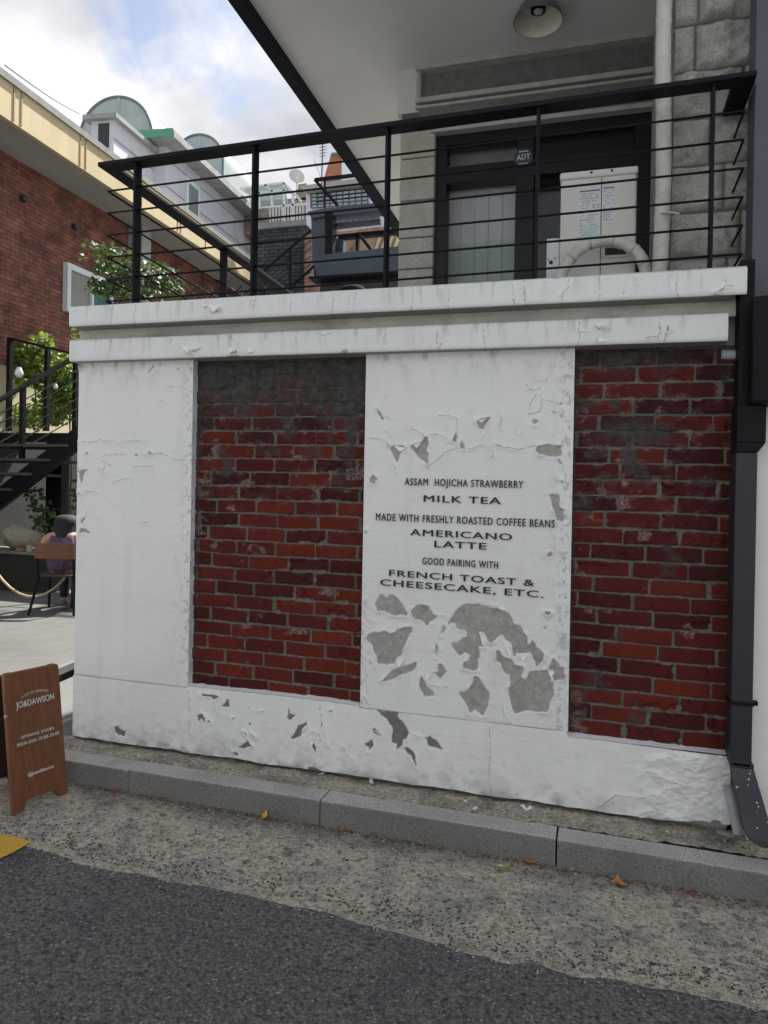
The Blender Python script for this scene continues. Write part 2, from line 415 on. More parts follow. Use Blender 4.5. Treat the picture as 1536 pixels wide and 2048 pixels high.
# ------------------------------------------------------------------ the ground
ZB, ZT = 0.334, 2.014                 # top of the plinth, underside of the lower moulding
XC = (0.0, 0.7016, 1.6365, 2.6015, 3.258)
ROADZ = -.14
def ground_sheet(name, x0, x1, y0, y1, z, m, step=None, zfun=None):
    b = MB(); nx = max(1, int((x1-x0)/step)) if step else 1; ny = max(1, int((y1-y0)/step)) if step else 1
    vs = [[(x0+(x1-x0)*i/nx, y0+(y1-y0)*j/ny) for j in range(ny+1)] for i in range(nx+1)]
    for i in range(nx+1):
        for j in range(ny+1):
            x, y = vs[i][j]; b.v.append((x, y, zfun(x, y) if zfun else z))
    for i in range(nx):
        for j in range(ny):
            a = i*(ny+1)+j; b.f.append((a, a+ny+1, a+ny+2, a+1))
    o = b.build(name, m, fix=False); tag(o, kind='structure'); return o
ground_sheet('ground', -60, 60, -40, 90, -.30, mat('bare_ground', (.20, .19, .17), .95, .3, 3))
# asphalt with a ragged edge
ex = np.arange(-14, 12.001, .03)
edge = -.775-.055*np.clip(ex, -.2, 2.2)+.05*(fbm(ex*1.3, ex*0, 3, 4)-.5)*2+.03*(fbm(ex*9, ex*0, 3, 9)-.5)*2
b = MB()
for i, x in enumerate(ex): b.v += [(x, -9.0, ROADZ-.03), (x, -3.0, ROADZ+.012), (x, edge[i]-.06, ROADZ+.001), (x, edge[i], ROADZ-.012)]
for i in range(len(ex)-1):
    for k in range(3): b.f.append((4*i+k, 4*i+4+k, 4*i+5+k, 4*i+1+k))
tag(b.build('road', M_asphalt, fix=False), kind='structure')
def apz(x, y): return -.128-.012*min(1, max(0, (-.28-y)/.6))-.02*max(0, (-.9-y))
ground_sheet('gutter', -14, 12, -1.35, -.2, 0, M_apron, .05, apz)
# yellow paint on the asphalt at the lower left corner
py = [at(*q, z=ROADZ+.004) for q in ((-260, 1640), (-80, 1655), (2, 1669), (40, 1677), (63, 1684), (44, 1696), (20, 1709), (0, 1718), (-300, 1800))]
g = G('yellow_road_paint'); c = g.mix(g.mapr(g.noise(70, 6, .7), .55, .72, 0, .6), (.56, .33, .035), (.20, .14, .06)); g.color(c); g.rough(.7); g.bump(g.noise(160, 5), .5, .004)
tag(MB().poly([(p[0], p[1], ROADZ+.0065) for p in py]).build('road_marking', g.m, fix=False), kind='structure')
# courtyard: a pale ramp behind the kerb, a step, then the concrete floor
M_court = mat('courtyard_concrete', (.105, .103, .094), .9, .12, 5, .3, 70, dirt=(.065, .063, .056), dscale=1.2, damt=.7)
M_ramp = mat('pale_concrete', (.13, .13, .123), .85, .08, 4, .15, 60)
CZ = .055; YST = 1.02
tag(MB().box(-30, .0, -.15, 3.0, -.3, -.045).build('courtyard_ramp', M_ramp), kind='structure')
q1, q2 = at(-60, 1408, z=CZ), at(152, 1321, z=CZ)
fl_ = [(-30, q1[1]), (q1[0], q1[1]), (q2[0], q2[1]), (3.2, q2[1]), (3.2, 40), (-30, 40)]
tag(MB().prism([(x, y, -.3) for x, y in fl_], (0, 0, .3+CZ)).build('courtyard_floor', M_court), kind='structure')
e1 = Vector((q2[0]-q1[0], q2[1]-q1[1], 0)).normalized(); n1_ = Vector((e1.y, -e1.x, 0))*.02
tag(MB().bar(Vector((q1[0], q1[1], CZ-.013))+n1_, Vector((q2[0], q2[1], CZ-.013))+n1_+e1*.5, .045, .05).build('step_edge', mat('grey_step_edge', (.12, .125, .125), .7)), kind='structure')
tag(MB().bar(Vector((q1[0], q1[1], -.03))+n1_*.15, Vector((q2[0], q2[1], -.03))+n1_*.15+e1*.5, .012, .10).build('step_riser', mat('dark_step_riser', (.03, .032, .03), .9)), kind='structure')
# kerb stones
kx = [-3.4, -2.44, -1.44, -.455, .545, 1.548, 2.574, 3.60, 4.62]
klab = ['', '', 'granite kerb stone at the far left, hidden behind the brown sandwich board', 'granite kerb stone beside the brown sandwich board', 'long granite kerb stone in front of the left brick panel', 'granite kerb stone below the painted menu lettering', 'granite kerb stone at the right, in front of the black downpipe', 'granite kerb stone at the far right edge']
rn_ = random.Random(19)
for i in range(8):
    x0, x1 = kx[i]+.004, kx[i+1]-.004
    if x1 < -1: continue
    yf = lambda x: -.264-.0125*x
    b = MB(); dz = (.002, -.001, .001, -.002, .0015)[i % 5]; nseg = 44
    xs_ = np.linspace(x0, x1, nseg+1); j1 = np.array([rn_.gauss(0, .0006) for _ in xs_]); j2 = np.array([abs(rn_.gauss(0, .0005)) for _ in xs_])
    for _ in range(3):
        k_ = rn_.randrange(nseg); j2[k_] += rn_.uniform(.001, .0035)
    j2[0] += .002; j2[-1] += .0025
    for x, q1, q2 in zip(xs_, j1, j2):
        f_ = yf(x); zt = -.02+dz
        b.v += [(x, f_+q1*.5, -.30), (x, f_+q1, zt-.0075-q2), (x, f_+.003+q2*.5, zt-.002-q2*.6), (x, f_+.009+q2, zt-q2*.15), (x, f_+.122, zt), (x, f_+.128, zt-.006), (x, f_+.128, -.30)]
    for k_ in range(nseg):
        for m_ in range(6): b.f.append((7*k_+m_, 7*k_+7+m_, 7*k_+8+m_, 7*k_+m_+1))
    b.f += [tuple(range(7)), tuple(range(7*nseg+6, 7*nseg-1, -1))]
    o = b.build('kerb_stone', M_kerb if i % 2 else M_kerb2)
    o.data.materials.append(M_kerb_shade)
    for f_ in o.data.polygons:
        if f_.normal.y < -.75: f_.material_index = 1  # front faces take the copy with painted shade
    tag(o, klab[i], 'kerb stone', 'kerb stones along the gutter')
# gritty strip between kerb and wall
gx = np.arange(-1.2, 5.0, .02); ny = 12; b = MB()
for i, x in enumerate(gx):
    for j in range(ny+1):
        y = -.150+.18*j/ny
        b.v.append((x, y, -.040+.016*float(fbm(np.array([x*16.]), np.array([y*16.+3]), 4, 2)[0])+.010*float(vnoise(np.array([x*60.]), np.array([y*60.]), 5)[0])+.012*(j/ny)))
for i in range(len(gx)-1):
    for j in range(ny): a = i*(ny+1)+j; b.f.append((a, a+ny+1, a+ny+2, a+1))
tag(b.build('dirt_strip', M_gravel, fix=False, smooth=True), kind='structure')
def pebble(b, p, r, seed):
    rnd = random.Random(seed); n = len(b.v)
    pts = [(1, 0, 0), (-1, 0, 0), (0, 1, 0), (0, -1, 0), (0, 0, 1), (0, 0, -1)]
    a = rnd.random()*6.28; sx, sy, sz = rnd.uniform(.7, 1.3), rnd.uniform(.5, 1), rnd.uniform(.35, .7)
    for q in pts:
        k = rnd.uniform(.8, 1.15)*r; x, y = q[0]*sx*k, q[1]*sy*k
        b.v.append((p[0]+x*math.cos(a)-y*math.sin(a), p[1]+x*math.sin(a)+y*math.cos(a), p[2]+q[2]*sz*k))
    for f in ((0, 2, 4), (2, 1, 4), (1, 3, 4), (3, 0, 4), (2, 0, 5), (1, 2, 5), (3, 1, 5), (0, 3, 5)): b.f.append(tuple(n+i for i in f))
for nm, mt, cnt, rr in (('grit', mat('grit_pale', (.40, .37, .32), .9, .4, 40), 900, (.002, .0075)), ('grit', mat('grit_dark', (.14, .11, .09), .9, .4, 40), 900, (.002, .0075)), ('grit', mat('grit_white', (.66, .65, .62), .8, .1, 40), 220, (.002, .006))):
    b = MB()
    for i in range(cnt):
        u = random.random()
        if u < .62: p = (random.uniform(-.9, 3.6), -.15+.15*random.random()**.7, -.022)
        elif u < .9: p = (random.uniform(-.4, 3.9), -.285-.0125*2-.16*random.random()**2.2, -.127)
        else: p = (random.uniform(-.6, 4), random.uniform(-.9, -.3), -.134)
        pebble(b, p, random.uniform(*rr), i*3+cnt)
    tag(b.build(nm, mt, fix=False), kind='stuff')

# loose grains where the asphalt thins out over the gutter, and leaf litter swept against the kerb
for nm, mt, cnt, mode in (('asphalt_crumbs', mat('asphalt_crumb', (.05, .049, .047), .95, .4, 40), 1500, 0), ('pale_crumbs', mat('pale_crumb', (.50, .45, .35), .95, .3, 40), 1300, 1)):
    b = MB(); rn_ = random.Random(cnt)
    for i in range(cnt):
        x = rn_.uniform(-.7, 3.7); ye = float(np.interp(x, ex, edge)); s_ = abs(rn_.gauss(0, .055))
        y = ye+s_*1.6-.012 if mode == 0 else ye-s_*.9+.01
        pebble(b, (x, y, (apz(x, y) if y > ye else ROADZ+.003)+.001), rn_.uniform(.002, .0075 if mode == 0 else .0055), i)
    tag(b.build(nm, mt, fix=False), kind='stuff')
b = MB(); rn_ = random.Random(4)
for i in range(900):
    x = rn_.uniform(-.3, 3.9); y = -.272-.0125*x-abs(rn_.gauss(0, .03)); a_ = rn_.random()*6.28; s_ = rn_.uniform(.003, .011); z = apz(x, y)+.002
    c_, d_2 = math.cos(a_)*s_, math.sin(a_)*s_
    b.quad((x-c_, y-d_2, z), (x+d_2*.35, y-c_*.35, z+rn_.uniform(0, .003)), (x+c_, y+d_2, z), (x-d_2*.35, y+c_*.35, z+rn_.uniform(0, .005)))
tag(b.build('leaf_litter', mat('brown_litter', (.13, .062, .04), .9, .6, 30), fix=False), kind='stuff')

# ------------------------------------------------------------------ the painted wall
wall = thing('garden_wall', 'white painted street wall with two red brick panels, peeling paint and black menu lettering', 'wall', (0, 0, 0))
def P2(lst, o, s, y=0.0):
    """outlines read off an enlarged crop (origin o, scale s) laid on the wall face"""
    r = []
    for (a, c) in lst:
        p = at(o[0]+a/s, o[1]+c/s, y=y); r.append((p[0], p[2]))
    return r
oA, sA = (720, 1180), 3.572
panel_holes = [P2(h, oA, sA) for h in (
 [(105,105),(120,70),(150,28),(165,35),(190,58),(220,30),(255,45),(290,85),(315,125),(340,160),(338,188),(290,178),(240,182),(190,160),(125,150)],
 [(365,150),(385,125),(418,102),(490,110),(497,140),(520,170),(558,183),(530,215),(500,225),(490,250),(470,255),(458,230),(430,215),(395,210),(372,190)],
 [(38,345),(55,315),(105,298),(140,305),(172,290),(210,310),(250,300),(268,280),(330,265),(376,262),(372,300),(350,330),(330,385),(300,430),(305,455),(260,490),(240,530),(195,535),(150,530),(122,525),(118,470),(95,430),(90,395),(60,370)],
 [(155,655),(200,600),(240,565),(290,550),(345,535),(405,510),(400,560),(360,585),(300,605),(240,635),(190,650)],
 [(428,640),(440,605),(452,640),(480,690),(525,725),(530,755),(455,760),(450,735),(430,715),(420,680)],
 [(555,530),(580,525),(605,560),(620,585),(572,640),(545,610),(525,590),(560,585)],
 [(580,320),(590,270),(598,248),(615,265),(605,295)], [(530,370),(545,385),(560,400),(552,440),(548,500),(540,430)],
 [(625,255),(640,210),(665,180),(690,140),(730,105),(765,97),(800,100),(850,98),(890,110),(930,125),(985,128),(1030,150),(1065,165),(1080,190),(1095,235),(1140,250),(1160,275),(1170,305),(1195,335),(1195,385),(1215,385),(1230,355),(1255,380),(1258,405),(1290,430),(1318,460),(1310,500),(1285,525),(1265,550),(1250,510),(1215,445),(1180,455),(1145,470),(1120,448),(1098,480),(1085,400),(1055,365),(1010,320),(985,335),(965,360),(930,380),(905,345),(888,310),(845,298),(860,320),(878,360),(885,408),(845,405),(855,440),(855,485),(840,490),(845,540),(838,570),(810,580),(770,565),(738,560),(738,515),(770,510),(783,465),(750,445),(710,470),(680,435),(655,400),(650,375),(700,375),(725,345),(760,335),(762,300),(720,285),(690,275),(680,240),(650,235),(632,250)],
 [(972,430),(998,430),(1010,460),(1045,485),(1090,500),(1098,530),(1130,540),(1165,545),(1160,595),(1150,620),(1180,640),(1195,620),(1210,580),(1260,575),(1300,575),(1340,570),(1345,600),(1365,620),(1360,655),(1385,660),(1380,705),(1388,710),(1385,760),(1355,815),(1340,870),(1300,868),(1250,870),(1210,862),(1160,870),(1105,885),(1090,860),(1075,790),(1060,740),(1060,695),(1075,690),(1070,610),(1040,600),(1020,570),(1005,525),(972,500)],
 [(1350,575),(1365,520),(1380,475),(1390,500),(1415,520),(1425,550),(1455,550),(1460,580),(1465,640),(1385,655),(1375,610),(1390,595),(1380,575)],
 [(700,722),(740,728),(780,700),(800,670),(812,620),(835,615),(870,660),(900,705),(930,745),(918,800),(905,850),(885,900),(820,855),(790,880),(755,815),(725,770)],
 [(1320,150),(1365,158),(1350,182),(1325,172)], [(1300,255),(1340,262),(1320,282)], [(40,60),(48,68),(40,75)], [(910,535),(928,532),(918,552)])]
oC, sC = (720, 720), 3.572
panel_holes += [P2(h, oC, sC) for h in (
 [(120,350),(150,375),(170,410),(175,430),(150,425),(125,385)], [(213,630),(240,610),(290,610),(340,632),(300,650),(280,700),(262,738),(240,690)],
 [(360,620),(400,600),(440,590),(463,550),(485,550),(492,590),(475,650),(493,670),(490,748),(455,720),(420,700),(390,660)],
 [(648,575),(695,510),(690,595)], [(715,632),(725,575),(745,605),(750,635)], [(830,445),(870,420),(938,402),(915,440),(885,498),(850,490)],
 [(1255,650),(1265,615),(1310,610),(1345,597),(1375,608),(1440,610),(1440,680),(1375,690),(1330,685),(1280,675)],
 [(1398,700),(1420,705),(1445,735),(1440,748),(1415,735)], [(1228,430),(1245,420),(1280,435),(1255,460),(1232,452)],
 [(1425,300),(1448,302),(1440,325)], [(1430,395),(1446,398),(1438,425)], [(1385,45),(1405,40),(1398,55)], [(1385,150),(1420,128),(1408,152)], [(1438,245),(1470,212),(1448,240)],
 [(1350,360),(1390,372),(1410,392),(1375,378)], [(165,262),(200,275),(185,278)], [(70,840),(95,815),(120,840),(125,857),(105,890),(68,875)])]
oT, sT = (720, 760), 2.926
panel_holes += [P2(h, oT, sT) for h in (
 [(1105,672),(1168,672),(1170,745),(1195,760),(1190,830),(1150,820),(1140,770),(1120,720)], [(1090,1035),(1105,1005),(1130,1010),(1120,1035)],
 [(1135,570),(1145,560),(1150,580)], [(1170,590),(1190,595),(1185,620)], [(25,890),(42,885),(38,915)], [(1185,1185),(1200,1175),(1192,1198)], [(1190,1265),(1215,1270),(1200,1285)])]
oD, sD = (140, 720), 5.388
pillar_holes = [P2(h, oD, sD) for h in (
 [(85,1205),(130,1180),(215,1180),(170,1195),(155,1225),(140,1290),(125,1345),(105,1280),(105,1225)], [(110,1740),(140,1705),(165,1692),(160,1720),(130,1768)],
 [(100,1870),(125,1810),(170,1815),(225,1860),(200,1875),(160,1855)], [(240,1665),(275,1665),(285,1675)], [(178,1655),(195,1630),(200,1635)],
 [(172,1010),(190,992),(204,1010),(185,1026)], [(690,1012),(722,1008),(735,1025),(710,1042)], [(838,1028),(862,980),(886,1002)], [(828,162),(860,108),(893,58),(918,42),(903,78),(865,128)],
 [(1135,102),(1195,88),(1165,110)], [(1058,100),(1072,130),(1068,170)], [(90,45),(125,50),(110,75)], [(220,42),(275,45),(245,70)], [(95,1430),(125,1445),(105,1458)], [(1145,1770),(1160,1800),(1185,1820),(1165,1815)], [(222,1955),(240,1955),(230,1970)])]
oB, sB = (380, 1360), 2.954
plinth_holes = [P2(h, oB, sB) for h in (
 [(68,80),(100,82),(165,88),(178,98),(145,118),(130,100),(85,95)], [(185,150),(205,140),(220,108),(235,115),(240,155),(222,158)], [(45,205),(80,195),(105,225),(130,248),(100,248),(70,225),(60,245)],
 [(575,225),(585,150),(595,195),(628,205),(598,238)], [(597,347),(620,310),(640,265),(675,255),(692,240),(695,265),(665,290),(662,325),(630,340)], [(692,362),(735,362),(750,400),(747,432),(725,395)],
 [(285,395),(320,375),(348,350),(358,375),(372,388),(320,403)], [(258,425),(280,422),(293,438),(285,447),(265,440)], [(812,180),(840,172),(844,192)],
 [(1080,148),(1110,160),(1135,180),(1240,185),(1232,215),(1265,250),(1300,315),(1282,345),(1265,350),(1258,385),(1235,400),(1217,425),(1225,375),(1192,365),(1198,310),(1195,270),(1165,230),(1130,205)],
 [(1080,285),(1095,280),(1120,310),(1148,340),(1110,322),(1088,312)], [(1035,370),(1060,358),(1082,345),(1085,390),(1068,405),(1055,422),(1060,395),(1038,385)], [(1388,340),(1420,325),(1455,350),(1480,385),(1503,420),(1460,400),(1410,385),(1400,350)],
 [(1265,395),(1290,395),(1330,430),(1335,470),(1350,515),(1325,480),(1310,445),(1285,430)], [(316,298),(338,312),(345,334)], [(358,310),(400,342),(372,336)], [(346,264),(355,238),(366,264)],
 [(695,512),(740,512),(775,530),(772,545),(710,538)], [(250,225),(265,218),(260,235)], [(430,490),(475,478),(450,498)])]
plinth_holes.append(P2([(1075,800),(1105,795),(1130,825),(1185,845),(1170,895),(1130,880),(1110,885),(1080,850)], (0, 1280), 4.653))

def cr(lst, o, s): return P2(lst, o, s)
panel_cracks = [cr(h, oC, sC) for h in ([(60,555),(110,560),(180,580),(215,620)], [(360,495),(420,510),(463,545)], [(490,530),(570,535),(640,575)], [(490,755),(560,715),(610,660),(690,630),(800,635),(870,605),(950,645),(945,700)],
 [(950,600),(1030,625),(1140,640),(1250,615)], [(1010,360),(1015,420),(995,470),(1020,520)], [(1180,180),(1220,220),(1285,205),(1300,300),(1285,370),(1200,390)], [(1205,390),(1215,320),(1260,240)], [(1310,285),(1380,300),(1440,320)],
 [(1280,150),(1330,155),(1345,120)], [(180,500),(215,535)], [(240,740),(255,820)], [(695,500),(690,420),(640,395),(560,400)], [(860,505),(875,560)])]
panel_cracks += [cr(h, oA, sA) for h in ([(270,880),(400,895),(560,910),(720,935),(880,960)], [(440,640),(500,680),(630,700)], [(1010,820),(1030,900),(1090,960)], [(0,480),(40,560),(60,640)], [(20,760),(60,820)], [(70,500),(120,600)], [(585,250),(570,330)])]
pillar_cracks = [cr(h, oD, sD) for h in ([(100,880),(180,880),(240,890),(290,880),(312,852),(375,878),(450,866),(545,910)], [(560,885),(640,870),(750,870),(840,885)], [(340,1020),(480,1020),(600,1020)], [(760,1025),(840,1022),(960,1000),(1060,1040),(1160,1080),(1320,1080)],
 [(310,1160),(360,1185),(380,1150),(360,1080),(420,1130),(470,1150)], [(700,1140),(760,1155),(920,1140)], [(470,1320),(560,1290),(670,1270),(700,1320)], [(150,1410),(260,1415),(300,1435)], [(740,1760),(840,1745)], [(100,1150),(80,1205)], [(960,440),(1020,450)], [(1060,290),(1130,288),(1240,300)])]
plinth_cracks = [cr(h, oB, sB) for h in ([(0,60),(5,200),(0,300)], [(768,140),(780,220),(782,290),(820,400),(855,505)], [(900,380),(930,430),(960,460)], [(720,305),(765,320),(770,370)], [(150,160),(175,225)], [(1300,315),(1360,335)], [(345,140),(360,165)], [(400,190),(440,180)])]
plinth_cracks += [[(p[0], p[2]) for p in (at(*q, y=0) for q in l)] for l in ([(979,1450),(981,1500),(978,1560),(985,1600)], [(1190,1620),(1230,1590),(1290,1595)], [(1265,1635),(1300,1620),(1330,1628)], [(1420,1560),(1460,1545)])]

def jitter(poly, amp, seed):
    """roughen an outline: subdivide and shift"""
    rnd = random.Random(seed); r = []
    for i, a in enumerate(poly):
        b_ = poly[(i+1) % len(poly)]; n = max(1, int(math.hypot(b_[0]-a[0], b_[1]-a[1])/.012))
        for k in range(n):
            t = k/n; r.append((a[0]+(b_[0]-a[0])*t+rnd.uniform(-amp, amp)*(k > 0), a[1]+(b_[1]-a[1])*t+rnd.uniform(-amp, amp)*(k > 0)))
    return r
def paint_fn(holes, cracks, y0, lift=.009, seed=0, grime=None, wav=.0022, rough_zone=None):
    H = [jitter(h, .0034, seed+i) for i, h in enumerate(holes)]
    def fn(X, Z):
        sdf = np.full(X.shape, 1.0)
        for h in H:
            hx = [p[0] for p in h]; hz = [p[1] for p in h]
            m_ = (X > min(hx)-.06) & (X < max(hx)+.06) & (Z > min(hz)-.06) & (Z < max(hz)+.06)
            if m_.any():
                d = poly_sdf(X[m_], Z[m_], h); sdf[m_] = np.minimum(sdf[m_], d)
        crk = np.full(X.shape, 1.0)
        for c in cracks:
            for a, b_ in zip(c[:-1], c[1:]):
                m_ = (X > min(a[0], b_[0])-.05) & (X < max(a[0], b_[0])+.05) & (Z > min(a[1], b_[1])-.05) & (Z < max(a[1], b_[1])+.05)
                if m_.any():
                    jx = (fbm(X[m_]*60, Z[m_]*60, 3, seed+3)-.5)*.014
                    crk[m_] = np.minimum(crk[m_], seg_dist(X[m_]+jx, Z[m_]+jx*.7, a, b_)[0])
        lipn = np.clip(fbm(X*20, Z*20, 3, seed+5)*4.2-2.1, 0, 1.3)
        out = np.clip(sdf, 0, 1)
        lip = lift*lipn*np.exp(-(out/.011)**1.3)
        crl = .0042*np.clip(fbm(X*15, Z*15, 2, seed+8)*2.4-.6, 0, 1)*np.exp(-(crk/.012)**2)
        t = 1/(1+np.exp(-np.clip(sdf/.0012, -30, 30)))
        pl = fbm(X*5, Z*9, 4, seed+1)-.5
        Y = y0-(lip+crl+.0018)*t+.0012*(1-t)-wav*2*pl-.0009*(fbm(X*40, Z*40, 3, seed+2)-.5)
        if rough_zone is not None: Y = Y-rough_zone(X, Z)
        Y = Y+.0016*np.exp(-(crk/.003)**2)
        g_ = grime(X, Z) if grime is not None else np.zeros(X.shape)
        return Y, {'bare': sdf, 'crack': crk, 'grime': g_}
    return fn
GS = .0042
def corner_grime(X, Z):
    g_ = .55*np.clip((fbm(X*30, Z*14, 4, 3)-.52)*5, 0, 1)*np.exp(-np.clip(ZT-Z, 0, 9)/.05)
    return g_
def side_wear(xs, s=1):
    return lambda X, Z: corner_grime(X, Z)+.5*np.clip((fbm(X*70, Z*50, 4, 12)-.56)*9, 0, 1)*np.exp(-np.abs(X-xs)/.035)
heightfield('plaster_pillar', XC[0], XC[1], ZB, ZT+.01, GS, paint_fn(pillar_holes, pillar_cracks, 0., seed=11, grime=side_wear(XC[1]-.01)), M_paint, wall)
heightfield('lettered_panel', XC[2], XC[3], ZB, ZT+.01, GS, paint_fn(panel_holes, panel_cracks, 0., .010, seed=31, grime=lambda X, Z: side_wear(XC[3]-.03)(X, Z)+.45*np.clip((fbm(X*70, Z*60, 4, 5)-.55)*9, 0, 1)*np.exp(-np.abs(X-XC[2])/.04)*(Z < .95)), M_paint, wall)
def plinth_z(X, Z):
    t = np.clip(Z/ZB, 0, 1)
    top = ZB+.012*np.clip(1.2-np.abs(X-1.2), 0, 1)-.022*np.clip((X-2.2)/.4, 0, 1)+.004*(fbm(X*25, X*0, 4, 2)-.5)
    top = np.where((X > XC[2]-.005) & (X < XC[3]), ZB, top); top = np.where(X < XC[1], ZB, top)
    bot = .004+.02*(fbm(X*7, X*0+9, 4, 21)-.45)+.035*np.exp(-((X-3.20)/.10)**2)*np.clip(fbm(X*30, X*0, 3, 3)*1.6, 0, 1)
    return bot+(top-bot)*t
def plinth_rough(X, Z):
    k = np.clip((X-2.86)/.12, 0, 1)
    rd = np.abs(fbm(X*9+Z*4, Z*13-X*3, 5, 77)-.5)*2
    return k*(.022*(fbm(X*7+1, Z*7, 4, 78)-.35)+.011*(1-rd)**3+.010*(fbm(X*34, Z*48, 4, 71)-.5))
heightfield('plinth', XC[0], XC[4], 0, ZB, GS, paint_fn(plinth_holes, plinth_cracks, -.007, .009, seed=51, wav=.003, rough_zone=plinth_rough,
    grime=lambda X, Z: .6*np.clip((fbm(X*16, Z*22, 4, 31)-.33)*3, 0, 1)*np.exp(-np.clip(Z-.005, 0, 9)/.05)+.3*np.clip((fbm(X*34, Z*40, 4, 37)-.58)*7, 0, 1)*np.exp(-Z/.12)), M_plinth, wall, zfun=plinth_z)
M_body = mat('wall_masonry', (.40, .40, .38), .9, .1, 8)
MB().box(XC[0]+.004, XC[4], .06, .26, -.3, ZT+.2).build('masonry_core', M_body, wall)
# returns (reveals) round the recessed brick and the top ledge of the plinth
rv = MB()
for x in (XC[1], XC[2], XC[3]):
    n = 60
    sgn = 1 if x in (XC[1], XC[3]) else -1
    for k in range(n):
        z0, z1 = ZB-.01+(ZT-ZB+.02)*k/n, ZB-.01+(ZT-ZB+.02)*(k+1)/n
        rv.quad((x, -.002, z0), (x, .06, z0), (x, .06, z1), (x, -.002, z1))
ld = MB()
for x0, x1 in ((XC[1], XC[2]), (XC[3], XC[4])):
    n = 50
    for k in range(n):
        xa, xb = x0+(x1-x0)*k/n, x0+(x1-x0)*(k+1)/n
        za = [float(plinth_z(np.array([q]), np.array([ZB]))[0])+.0015 for q in (xa, xb)]
        ld.quad((xa, -.008, za[0]), (xb, -.008, za[1]), (xb, .05, za[1]+.006), (xa, .05, za[0]+.006))
ld.build('ledge', M_ledge, wall, fix=False)
rv.quad((XC[0], -.008, 0), (XC[0], .06, 0), (XC[0], .06, ZB), (XC[0], -.008, ZB)); rv.quad((XC[0], -.001, ZB), (XC[0], .06, ZB), (XC[0], .06, ZT), (XC[0], -.001, ZT))
rv.build('reveal', mat('reveal_paint', (.66, .67, .65), .7, .1, 12, .3, 60, dirt=(.25, .25, .22), dscale=18, damt=.55), wall)

# brick panels: every brick a rounded block of the same relief sheet
def brick_fn(x0, x1, z0, z1, rows, blen, seed, soot):
    rnd = random.Random(seed)
    H = (z1-z0)/rows
    offs = [(.5*(r % 2)+rnd.uniform(-.16, .16)) for r in range(rows+2)]
    def fn(X, Z):
        Zw = Z+.006*(fbm(X*2.3, Z*1.5, 3, seed)-.5)*2
        wx = (fbm(X*28, Z*28, 3, seed+1)-.5)*.0055; wz = (fbm(X*28+9, Z*28, 3, seed+2)-.5)*.0055
        fr = (Zw-z0)/H; row = np.floor(fr); zz = (fr-row-.5)*H+wz
        off = np.array(offs)[np.clip(row.astype(int), 0, rows+1)]
        fx = (X-x0)/blen+off+wx/blen; colm = np.floor(fx); xx = (fx-colm-.5)*blen
        r1 = _h(colm, row, seed+3); r2 = _h(colm, row, seed+4); r3 = _h(colm, row, seed+5); r4 = _h(colm, row, seed+6)
        hx = blen/2-.0044-.0028*r2; hz = H/2-.0038-.0015*r3
        xx = xx+(r3-.5)*.006; zz = zz+(r4-.5)*.003+xx*(r2-.5)*.03
        rad = .007
        qx = np.abs(xx)-hx+rad; qz = np.abs(zz)-hz+rad
        sdf = np.hypot(np.maximum(qx, 0), np.maximum(qz, 0))+np.minimum(np.maximum(qx, qz), 0)-rad
        chip = np.clip((fbm(X*17, Z*17, 4, seed+9)-.63)*12, 0, 1)*(r1 > .55)
        sdf = sdf+chip*.006
        t = 1/(1+np.exp(np.clip(sdf/.0016, -30, 30)))
        stand = .0085+.007*(r1-.5)+.012*(r2-.5)*xx/blen*2
        Y = .047-t*stand+(1-t)*.004*(fbm(X*60, Z*60, 3, seed)-.5)+.003*(fbm(X*30, Z*30, 4, seed+7)-.5)-.002*t*(fbm(X*90, Z*50, 3, seed+17)-.5)+.010*chip*t
        n = fbm(X*9, Z*9, 4, seed+8)
        g_ = np.clip(soot(X, Z, n), 0, 1)
        wh = np.clip((fbm(X*26, Z*34, 4, seed+13)-.54)*6, 0, 1)*np.exp(-np.abs(sdf)/.008)*np.clip((Z-.9)*1.4, .10, 1)*.8
        wh = wh+np.clip((fbm(X*11+5, Z*15, 4, seed+23)-.71)*9, 0, .6)
        return Y, {'bsdf': sdf, 'brnd': np.clip(.12+.7*r4+.22*(fbm(X*2, Z*2, 2, seed+4)-.35)-.22*np.clip((Z-1.2)/.8, 0, 1), 0, 1), 'grime': g_, 'white': np.clip(wh, 0, .85)}
    return fn
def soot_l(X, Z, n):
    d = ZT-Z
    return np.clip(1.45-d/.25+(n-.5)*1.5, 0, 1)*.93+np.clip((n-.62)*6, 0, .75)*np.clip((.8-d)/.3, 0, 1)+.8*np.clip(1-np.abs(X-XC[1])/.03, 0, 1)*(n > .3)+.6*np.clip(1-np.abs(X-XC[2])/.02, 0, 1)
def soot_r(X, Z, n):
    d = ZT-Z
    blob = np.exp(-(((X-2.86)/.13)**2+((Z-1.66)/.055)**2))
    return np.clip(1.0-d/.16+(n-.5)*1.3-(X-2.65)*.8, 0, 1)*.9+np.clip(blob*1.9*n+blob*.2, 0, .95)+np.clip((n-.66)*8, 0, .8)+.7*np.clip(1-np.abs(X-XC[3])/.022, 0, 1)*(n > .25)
heightfield('brick_panel', XC[1], XC[2], ZB-.02, ZT+.01, .0038, brick_fn(XC[1], XC[2], ZB-.005, ZT, 24, .218, 101, soot_l), M_brick, wall)
heightfield('brick_panel', XC[3], XC[4]+.035, ZB-.03, ZT+.01, .0038, brick_fn(XC[3], XC[4], ZB-.02, ZT, 24, .232, 205, soot_r), M_brick, wall)
MB().box(XC[4]+.03, XC[4]+.035, .04, .12, ZB-.03, ZT).build('brick_return', M_body, wall)

